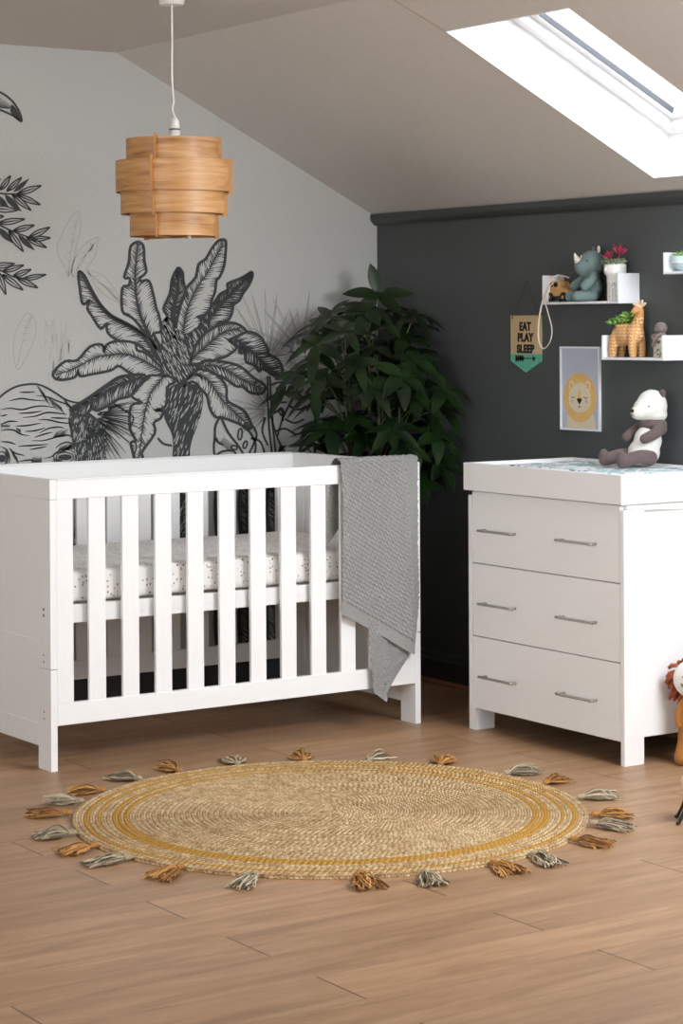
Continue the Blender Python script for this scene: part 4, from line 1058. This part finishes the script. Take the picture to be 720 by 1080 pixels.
# panda seated on the mat against the wall, local +X = the way it faces
pz = 0.9495
pa = thing('panda_toy', 'seated white and brown panda soft toy leaning on the dark wall', 'soft toy', (-0.132, -1.800, pz), PI * 0.95); pa.scale = (0.96, 0.96, 0.95)
b_ = B(); ball(b_, (-0.005, 0, 0.052), (0.058, 0.060, 0.052)); ball(b_, (-0.022, 0, 0.095), (0.050, 0.054, 0.055)); ball(b_, (-0.040, 0, 0.145), (0.040, 0.046, 0.04))
plush('body', b_, M['pwhite'], pa)
b_ = B(); ball(b_, (-0.043, 0, 0.155), (0.051, 0.057, 0.030)); ball(b_, (-0.048, 0, 0.135), (0.046, 0.054, 0.028))
plush('collar', b_, M['pbrown'], pa, label='brown shoulder panel')
b_ = B(); ball(b_, (-0.040, 0, 0.222), (0.055, 0.060, 0.060)); ball(b_, (-0.018, 0, 0.210), (0.050, 0.050, 0.046)); ball(b_, (0.016, 0, 0.198), (0.030, 0.032, 0.028)); ball(b_, (-0.046, 0, 0.190), (0.050, 0.055, 0.034))
plush('head', b_, M['pwhite'], pa)
for s in (-1, 1):
    b_ = B(); limb(b_, [(0.0, s * 0.045, 0.034), (0.055, s * 0.060, 0.040), (0.115, s * 0.058, 0.026)], [0.030, 0.025, 0.024]); ball(b_, (0.128, s * 0.058, 0.034), (0.018, 0.025, 0.033))
    plush('leg', b_, M['pbrown'], pa)
    b_ = B(); limb(b_, [(-0.045, s * 0.050, 0.150), (-0.010, s * 0.072, 0.125), (0.030, s * 0.060, 0.105)], [0.024, 0.021, 0.019])
    plush('arm', b_, M['pbrown'], pa)
    b_ = B(); ball(b_, (-0.060, s * 0.040, 0.268), (0.011, 0.017, 0.016)); plush('ear', b_, M['pbrown'], pa, voxel=0.003, it=3)
    b_ = B(); ball(b_, (0.0035, s * 0.0475, 0.222), 0.0030, u=10, v=8); obj('eye', b_, M['black'], pa, smooth=True)
b_ = B(); ball(b_, (0.044, 0, 0.205), (0.006, 0.010, 0.007), u=12, v=8); obj('nose', b_, M['black'], pa, smooth=True)
b_ = B(); tube(b_, smooth_path([(0.043, -0.009, 0.187), (0.046, 0, 0.190), (0.046, 0, 0.198), (0.046, 0, 0.190), (0.043, 0.009, 0.187)], 3), 0.0010, 5); obj('mouth', b_, M['black'], pa)

# rhino
rz_ = 1.519 + 0.0092
rh = thing('rhino_toy', 'seated muted teal rhino soft toy with a cream horn on shelf', 'soft toy', (-0.050, -1.432, rz_), math.radians(162)); rh.scale = (1.12,) * 3
b_ = B(); ball(b_, (-0.004, 0, 0.045), (0.034, 0.040, 0.044)); ball(b_, (-0.004, 0, 0.075), (0.027, 0.032, 0.032)); plush('body', b_, M['rhino'], rh, 0.003)
b_ = B(); ball(b_, (-0.004, 0, 0.124), (0.043, 0.043, 0.043)); ball(b_, (0.026, 0, 0.113), (0.030, 0.031, 0.029)); plush('head', b_, M['rhino'], rh, 0.003)
for s in (-1, 1):
    b_ = B(); limb(b_, [(0.005, s * 0.026, 0.020), (0.040, s * 0.034, 0.018), (0.062, s * 0.030, 0.017)], [0.020, 0.017, 0.016]); plush('leg', b_, M['rhino'], rh, 0.003)
    b_ = B(); limb(b_, [(0.002, s * 0.032, 0.085), (0.020, s * 0.047, 0.066), (0.040, s * 0.046, 0.050)], [0.014, 0.015, 0.016]); plush('arm', b_, M['rhino'], rh, 0.003)
    b_ = B(); ball(b_, (-0.018, s * 0.022, 0.168), (0.005, 0.009, 0.013)); plush('ear', b_, M['rhorn'] if s > 0 else M['rhino'], rh, 0.0025, 2)
    b_ = B(); ball(b_, (0.027, s * 0.0345, 0.132), 0.0026, u=8, v=6); obj('eye', b_, M['black'], rh)
b_ = B(); tube(b_, [(0.044, 0, 0.130), (0.052, 0, 0.143), (0.057, 0, 0.157)], [0.0135, 0.008, 0.002], 12); obj('horn', b_, M['rhorn'], rh, smooth=True, label='cream felt horn')
b_ = B(); tube(b_, [(0.030, 0, 0.138), (0.035, 0, 0.150)], [0.006, 0.0015], 10); obj('horn', b_, M['rhorn'], rh, smooth=True)

# toy car with a pull strap
M['toywood'] = simple('pale_beech', (206, 160, 100), 0.5, var=0.05, bscale=30)
M['strap'] = simple('white_cotton_strap', (216, 204, 192), 0.85, var=0.03)
ca = thing('toy_car', 'small wooden toy car with black base and white pull strap', 'toy car', (-0.048, -1.262, rz_), -PI / 2)
b_ = B(); prism(b_, [(-0.064, 0.022), (0.064, 0.022), (0.064, 0.042), (0.052, 0.050), (0.022, 0.053), (0.010, 0.078), (-0.052, 0.078), (-0.060, 0.050)], (0, -0.022, 0), (1, 0, 0), (0, 0, 1), (0, 0.044, 0))
obj('car_body', b_, M['toywood'], ca, bevel=0.002)
obj('chassis', box(B(), -0.066, 0.066, -0.019, 0.019, 0.008, 0.022), M['black'], ca, bevel=0.002)
obj('cab_window', boxes((-0.044, -0.024, -0.0224, 0.0224, 0.056, 0.072), (-0.018, 0.004, -0.0224, 0.0224, 0.056, 0.072)), M['hole'], ca)
for x in (-0.038, 0.04):
    for s in (-1, 1):
        b_ = B(); tube(b_, [(x, s * 0.019, 0.018), (x, s * 0.028, 0.018)], 0.018, 24); w_ = obj('wheel', b_, M['black'], ca, bevel=0.0015)
        b_ = B(); tube(b_, [(x, s * 0.027, 0.018), (x, s * 0.030, 0.018)], 0.006, 14); obj('hub_cap', b_, M['toywood'], w_)
stp = [(600, 293), (593, 291), (586, 291), (582, 293)]
P1 = [at_x(u, v, -0.055) for u, v in stp[:2]] + [at_x(586, 291, -0.085)]
P2 = [at_x(u, v, -0.118) for u, v in ((579.5, 298), (575, 309), (571, 322), (568, 340), (568, 359), (573, 367.8), (580, 360), (581.8, 346.7), (577.5, 329), (574.8, 317.8), (577, 307))] + [at_x(583, 298, -0.095)]
inv = Matrix.Translation(ca.location) @ Matrix.Rotation(-PI / 2, 4, 'Z'); inv = inv.inverted()
strap = [inv @ p for p in smooth_path(P1 + P2, 6)] + [Vector((-0.05, 0, 0.062))]
b_ = B(); tube(b_, strap, 0.0036, 8, flat=0.5); obj('pull_strap', b_, M['strap'], ca, smooth=True, label='looped white pull strap')

# white face pot with dotted foot
def dots_mat(name, c, dc, sc, thr):
    t = NT(name); co = t.coord(); v = t.n.new('ShaderNodeTexVoronoi'); t.link(co, v.inputs['Vector']); v.inputs['Scale'].default_value = sc; v.inputs['Randomness'].default_value = 0.6
    t.col(t.mix(t.math('LESS_THAN', v.outputs['Distance'], thr), lin(c), lin(dc))); t.rough(0.45); return t.mat
M['ceram'] = simple('white_ceramic', (236, 233, 230), 0.35, var=0.01)
M['dotted'] = dots_mat('black_dotted_ceramic', (234, 231, 228), (40, 40, 42), 190, 0.30)
po = thing('ceramic_pot', 'white ceramic pot with a wide rim and black dotted foot', 'plant pot', (-0.052, -1.567, rz_))
obj('pot_foot', lathe(B(), [(0, 0.0), (0.028, 0.0), (0.029, 0.003), (0.029, 0.066), (0.030, 0.07)], 32), M['dotted'], po, smooth=True)
obj('pot_body', lathe(B(), [(0.030, 0.066), (0.030, 0.088), (0.038, 0.098), (0.0405, 0.104), (0.0405, 0.128), (0.038, 0.133), (0.034, 0.130), (0.034, 0.118), (0, 0.116)], 36), M['ceram'], po, smooth=True)
obj('spout_nose', ball(B(), (-0.0405, 0.004, 0.112), (0.004, 0.004, 0.010), u=10, v=8), M['ceram'], po, smooth=True)
M['succ'] = leaf_mat('dusty_green_succulent', (86, 112, 84), (146, 156, 128), 0.6)
M['crim'] = leaf_mat('crimson_petals', (140, 36, 66), (190, 70, 100), 0.5)
def rosette(bm, c, R, n, tilt=0.5, w=0.3, rings=3, ax=Vector((0, 0, 1)), seed=0):
    r = random.Random(seed); s = ax.orthogonal().normalized(); t2 = ax.cross(s)
    for k in range(rings):
        for i in range(n):
            a = 2 * PI * (i + 0.5 * k) / n + r.uniform(-.1, .1); el_ = tilt + k * (1.35 - tilt) / rings
            d = (s * math.cos(a) + t2 * math.sin(a)) * math.cos(el_) + ax * math.sin(el_); L = R * (1 - 0.18 * k) * r.uniform(.85, 1.1)
            tube(bm, [Vector(c), Vector(c) + d * L * .35, Vector(c) + d * L * .7, Vector(c) + d * L], [L * w * .35, L * w * .75, L * w * .7, L * 0.04], 7, flat=0.45)
su = thing('succulent', 'dusty green succulent with crimson flowers in the white ceramic pot', 'plant', (-0.052, -1.567, rz_ + 0.118))
b_ = B(); rosette(b_, (-0.012, -0.014, 0.016), 0.034, 9, 0.15, .42, 3, seed=1); rosette(b_, (-0.016, 0.018, 0.018), 0.030, 9, 0.2, .42, 3, seed=2); rosette(b_, (0.016, -0.004, 0.020), 0.032, 8, 0.2, .42, 3, seed=3); ball(b_, (0, 0, 0.002), (0.03, 0.03, 0.012), u=12, v=6)
obj('leaves', b_, M['succ'], su, smooth=True)
for c, R, ax, sd in (((0.0, 0.022, 0.036), 0.036, (-0.3, 0.5, 0.8), 4), ((0.006, -0.018, 0.050), 0.040, (-0.2, -0.4, 0.85), 5), ((0.0, 0.032, 0.016), 0.024, (-0.3, 0.9, 0.4), 6)):
    b_ = B(); tube(b_, [(0, 0, 0.0), c], 0.003, 6); rosette(b_, c, R, 6, 0.75, .30, 2, Vector(ax).normalized(), sd); obj('flower', b_, M['crim'], su, smooth=True, label='crimson flower')

# giraffe planter
def gmat():
    t = NT('tan_ceramic_with_pale_ticks'); co = t.coord(); x, y, z = t.sep(co)
    a = t.math('ABSOLUTE', t.math('SUBTRACT', t.math('FRACT', t.math('MULTIPLY', x, 62.0)), 0.5))
    b = t.math('FRACT', t.math('SUBTRACT', t.math('MULTIPLY', z, 88.0), t.math('MULTIPLY', a, 1.4)))
    m_ = t.math('MULTIPLY', t.math('LESS_THAN', b, 0.34), t.math('MULTIPLY', t.math('LESS_THAN', a, 0.36), t.math('GREATER_THAN', a, 0.07)))
    lo = t.math('LESS_THAN', z, 0.135)
    t.col(t.mix(t.math('MULTIPLY', t.math('MULTIPLY', m_, lo), 0.8), lin((205, 150, 88)), lin((240, 222, 190)))); t.rough(0.5); return t.mat
M['gir'] = gmat(); M['girpale'] = simple('pale_peach_ceramic', (232, 206, 178), 0.5, var=0.02)
gz = 1.318 + 0.0092
gi = thing('giraffe_planter', 'tan ceramic giraffe planter with pale tick marks on shelf', 'planter', (-0.052, -1.640, gz), -PI / 2 + 0.0); gi.scale = (1.17, 1.05, 1.05)
b_ = B(); ball(b_, (-0.012, 0, 0.078), (0.056, 0.032, 0.038)); ball(b_, (0.030, 0, 0.078), (0.030, 0.029, 0.036)); ball(b_, (-0.040, 0, 0.073), (0.028, 0.030, 0.036))
for x in (-0.052, 0.036):
    for s in (-1, 1): limb(b_, [(x * 0.9, s * 0.014, 0.065), (x, s * 0.019, 0.035), (x * 1.06, s * 0.019, 0.0095)], [0.020, 0.0145, 0.0125])
limb(b_, [(0.026, 0, 0.088), (0.042, 0, 0.120), (0.052, -0.002, 0.158)], [0.029, 0.018, 0.0135]); ball(b_, (0.050, -0.014, 0.160), (0.013, 0.022, 0.013), Matrix.Rotation(0.5, 3, 'X'))
plush('body', b_, M['gir'], gi, 0.0022, 3)
b_ = B()
for s in (-1, 1):
    limb(b_, [(0.050 + s * 0.006, 0, 0.172), (0.050 + s * 0.018, -0.002, 0.178), (0.050 + s * 0.029, -0.002, 0.182)], [0.006, 0.007, 0.003]); limb(b_, [(0.050 + s * 0.005, 0.004, 0.172), (0.050 + s * 0.007, 0.004, 0.191)], [0.0038, 0.0042])
ball(b_, (0.050, -0.004, 0.170), (0.012, 0.013, 0.008)); plush('crown', b_, M['girpale'], gi, 0.002, 2, label='pale ears and horns')
for s in (-1, 1):
    b_ = B(); ball(b_, (0.050 + s * 0.010, -0.020, 0.163), 0.0018, u=8, v=6); obj('eye', b_, M['black'], gi)
obj('opening', lathe(B(), [(0.012, 0.108), (0.022, 0.112), (0.026, 0.110), (0.024, 0.100)], 20, (-0.028, 0, 0)), M['gir'], gi, smooth=True)
M['bright'] = leaf_mat('bright_green_succulent', (76, 128, 48), (168, 206, 112), 0.4)
gs = thing('succulent', 'bright green spiky succulent growing from the giraffe planter', 'plant', (-0.052, -1.606, gz + 0.122))
b_ = B(); rp2 = random.Random(5)
for c in ((0, 0.012, 0.0), (0, -0.012, 0.006), (-0.006, 0.03, -0.002), (0.002, -0.032, 0.022), (-0.006, 0.0, 0.012)):
    rosette(b_, c, rp2.uniform(0.032, 0.041), 8, 0.2, .30, 3, seed=rp2.randrange(99))
obj('leaves', b_, M['bright'], gs, smooth=True)

# grey soft toy in a cup
def cupmat():
    t = NT('marbled_cup'); co = t.coord(); n = t.noise(co, 42, 2, 0.5, 1.5)
    c = t.ramp(n, [(0.40, lin((84, 84, 74))), (0.41, lin((196, 188, 168)))]); c.node.color_ramp.interpolation = 'CONSTANT'
    t.col(c); t.rough(0.4); return t.mat
M['cup'] = cupmat(); M['greyp'] = fabric('grey_plush', (128, 114, 112), 0.08)
cu_ = thing('cup', 'beige cup with dark grey patches at the right of shelf', 'cup', (-0.045, -1.804, gz))
obj('cup_body', lathe(B(), [(0, 0), (0.026, 0), (0.029, 0.003), (0.031, 0.070), (0.029, 0.071), (0.027, 0.066), (0.026, 0.006), (0, 0.005)], 32), M['cup'], cu_, smooth=True)
gp = thing('grey_soft_toy', 'small grey long limbed soft toy peeping out of the beige cup', 'soft toy', (-0.045, -1.804, gz + 0.012), PI * 0.85)
b_ = B(); ball(b_, (0, 0, 0.045), (0.021, 0.022, 0.036)); plush('body', b_, M['greyp'], gp, 0.0025, 3)
b_ = B(); ball(b_, (0.002, 0, 0.092), (0.022, 0.023, 0.021)); ball(b_, (0.014, 0, 0.087), (0.012, 0.014, 0.012)); plush('head', b_, M['greyp'], gp, 0.0025, 3)
for s in (-1, 1):
    b_ = B(); limb(b_, [(0.004, s * 0.018, 0.070), (0.026, s * 0.026, 0.062), (0.037, s * 0.017, 0.030)] if s > 0 else [(0.004, s * 0.018, 0.070), (0.020, s * 0.030, 0.066), (0.024, s * 0.034, 0.058)], [0.007, 0.006, 0.006]); plush('arm', b_, M['greyp'], gp, 0.0022, 2)
    b_ = B(); ball(b_, (0.020, s * 0.011, 0.096), 0.002, u=8, v=6); obj('eye', b_, M['black'], gp)

# pale bowl with a sprig on the cut-off shelf
M['palebl'] = simple('pale_blue_ceramic', (190, 214, 222), 0.35, var=0.05, bscale=30)
bo = thing('pale_bowl', 'pale blue glazed bowl on the shelf at the right edge', 'bowl', (-0.050, -1.935, 1.617 + 0.0095))
obj('bowl_body', lathe(B(), [(0, 0.0), (0.024, 0.0), (0.024, 0.004), (0.040, 0.014), (0.047, 0.030), (0.047, 0.052), (0.044, 0.052), (0.043, 0.030), (0.030, 0.016), (0, 0.012)], 36), M['palebl'], bo, smooth=True)
obj('band', lathe(B(), [(0.0478, 0.028), (0.0485, 0.031), (0.0478, 0.034)], 36), M['ceram'], bo, smooth=True)
sg = thing('potted_succulent', 'green leafy sprig in the pale blue bowl at right edge', 'plant', (-0.050, -1.935, 1.617 + 0.030))
b_ = B(); rosette(b_, (0, 0, 0.008), 0.062, 8, 0.6, .22, 3, seed=8); obj('leaves', b_, M['bright'], sg, smooth=True)

# standing lion doll by the dresser, cut by the right edge
M['must2'] = fabric('mustard_velour', (158, 104, 40), 0.08); M['mane'] = fabric('rust_yarn', (140, 66, 34), 0.2); M['yel'] = fabric('yellow_felt', (224, 178, 58))
lp = at_z(733, 808, 0); li = thing('lion_doll', 'standing mustard lion doll with white face and rust yarn mane at right edge', 'soft toy', (lp.x, lp.y, 0), math.radians(-148))
b_ = B()
for s in (-1, 1): limb(b_, [(0.0, s * 0.026, 0.15), (0.0, s * 0.034, 0.08), (0.010, s * 0.042, 0.027)], [0.034, 0.024, 0.0265])
ball(b_, (0, 0, 0.17), (0.042, 0.052, 0.066)); ball(b_, (0, 0, 0.215), (0.034, 0.042, 0.04)); plush('body', b_, M['must2'], li, 0.004)
for s in (-1, 1):
    b_ = B(); limb(b_, [(0, s * 0.034, 0.215), (0.008, s * 0.050, 0.175), (0.016, s * 0.046, 0.135)], [0.016, 0.015, 0.016]); plush('arm', b_, M['must2'], li, 0.003)
b_ = B(); ball(b_, (0.006, 0, 0.285), (0.046, 0.072, 0.066)); hd = plush('head', b_, M['pwhite'], li, 0.004)
b_ = B(); ball(b_, (0.012, 0, 0.312), (0.044, 0.040, 0.036)); plush('brow', b_, M['yel'], li, 0.003, label='yellow forehead patch')
b_ = B(); ball(b_, (0.050, 0, 0.288), (0.010, 0.016, 0.011)); plush('nose', b_, M['mane'], li, 0.0025)
b_ = B(); rm = random.Random(9)
for k in range(150):
    a = rm.uniform(-0.55 * PI, 1.55 * PI) if False else rm.uniform(0, 2 * PI); r0_ = rm.uniform(0.058, 0.074); x = rm.uniform(-0.045, 0.012)
    d = Vector((0, math.cos(a), math.sin(a))); p = Vector((x, d.y * r0_ * 1.0, 0.285 + d.z * r0_ * 0.93)); q = p + d * rm.uniform(0.012, 0.028) + Vector((rm.uniform(-.01, .01), rm.uniform(-.01, .01), -0.028))
    if p.z < 0.235 and abs(p.y) < 0.03: continue
    tube(b_, [p, p.lerp(q, .5) + d * 0.006, q], [0.006, 0.0075, 0.005], 6)
obj('mane', b_, M['mane'], li, smooth=True)
for s in (-1, 1):
    b_ = B(); ball(b_, (0.050, s * 0.026, 0.298), 0.003, u=8, v=6); obj('eye', b_, M['black'], li)
    b_ = B(); pts = [(0.055 - 0.0 * abs(y), y, z) for y, z in ((s * 0.002, 0.268), (s * 0.014, 0.262), (s * 0.028, 0.266), (s * 0.034, 0.276))]
    tube(b_, smooth_path([(0.006 + 0.0475 * math.sqrt(max(0, 1 - (p[1] / 0.072) ** 2 - ((p[2] - 0.285) / 0.066) ** 2)), p[1], p[2]) for p in pts], 4), 0.0016, 6); obj('smile', b_, M['black'], li)
    b_ = B()
    for q in ((0.018, 0.275), (0.024, 0.280), (0.028, 0.272)): ball(b_, (0.006 + 0.0465 * math.sqrt(1 - (q[0] / 0.072) ** 2 - ((q[1] - 0.285) / 0.066) ** 2), s * q[0], q[1]), 0.0014, u=6, v=4)
    obj('whisker_dots', b_, M['black'], li)

# white toy on thin black legs, nearly out of frame
zp = at_z(733, 866, 0); wz_ = thing('white_animal_figure', 'white figure on thin black legs, barely inside the right edge', 'toy', (zp.x, zp.y, 0), math.radians(-130))
b_ = B(); ball(b_, (0, 0, 0.115), (0.050, 0.040, 0.034)); ball(b_, (0.05, 0, 0.155), (0.028, 0.026, 0.028)); plush('body', b_, M['pwhite'], wz_, 0.003)
for x in (-0.03, 0.03):
    for s in (-1, 1):
        b_ = B(); tube(b_, smooth_path([(x, s * 0.022, 0.095), (x * 1.2, s * 0.03, 0.05), (x * 1.5, s * 0.048, 0.006)], 4), 0.0045, 8); tube(b_, [(x * 1.5, s * 0.048, 0.0055), (x * 1.5 + 0.016, s * 0.054, 0.0055)], 0.005, 8); obj('leg', b_, M['black'], wz_, smooth=True)

# ------------------------------------------------------------------ light
def area(name, loc, target, sx, sy, power, col=(1, 1, 1), spread=180):
    d = bpy.data.lights.new(name, 'AREA'); d.shape = 'RECTANGLE'; d.size = sx; d.size_y = sy; d.energy = power; d.color = col; d.spread = math.radians(spread)
    o = bpy.data.objects.new(name, d); C.objects.link(o); o.location = loc
    o.rotation_euler = (Vector(target) - Vector(loc)).to_track_quat('-Z', 'Y').to_euler(); return o
area('skylight_daylight', (-0.62, -4.15, 2.02), (-1.5, -1.2, 0.55), 1.2, 0.85, 36, (0.94, 0.975, 1.0), 150)
area('back_fill_light', (-2.45, YB + 0.02, 1.9), (-2.3, 0, 0.6), 2.7, 0.75, 32, (0.95, 0.975, 1.0))  # added soft fill from behind the camera, set in the made-up back window
area('side_fill_light', (XL + 0.02, -4.9, 1.82), (-0.5, -2.2, 0.4), 3.2, 0.65, 78, (0.95, 0.975, 1.0))  # added fill for faces turned to the left, at the made-up side window
w = bpy.data.worlds.new('sky'); S.world = w; w.use_nodes = True
bg = w.node_tree.nodes['Background']; bg.inputs[0].default_value = (0.90, 0.95, 1.0, 1); bg.inputs[1].default_value = 6.5
S.view_settings.view_transform = 'Standard'; S.view_settings.look = 'None'; S.view_settings.gamma = 1; S.view_settings.use_curve_mapping = False
S.view_settings.exposure = 0.3
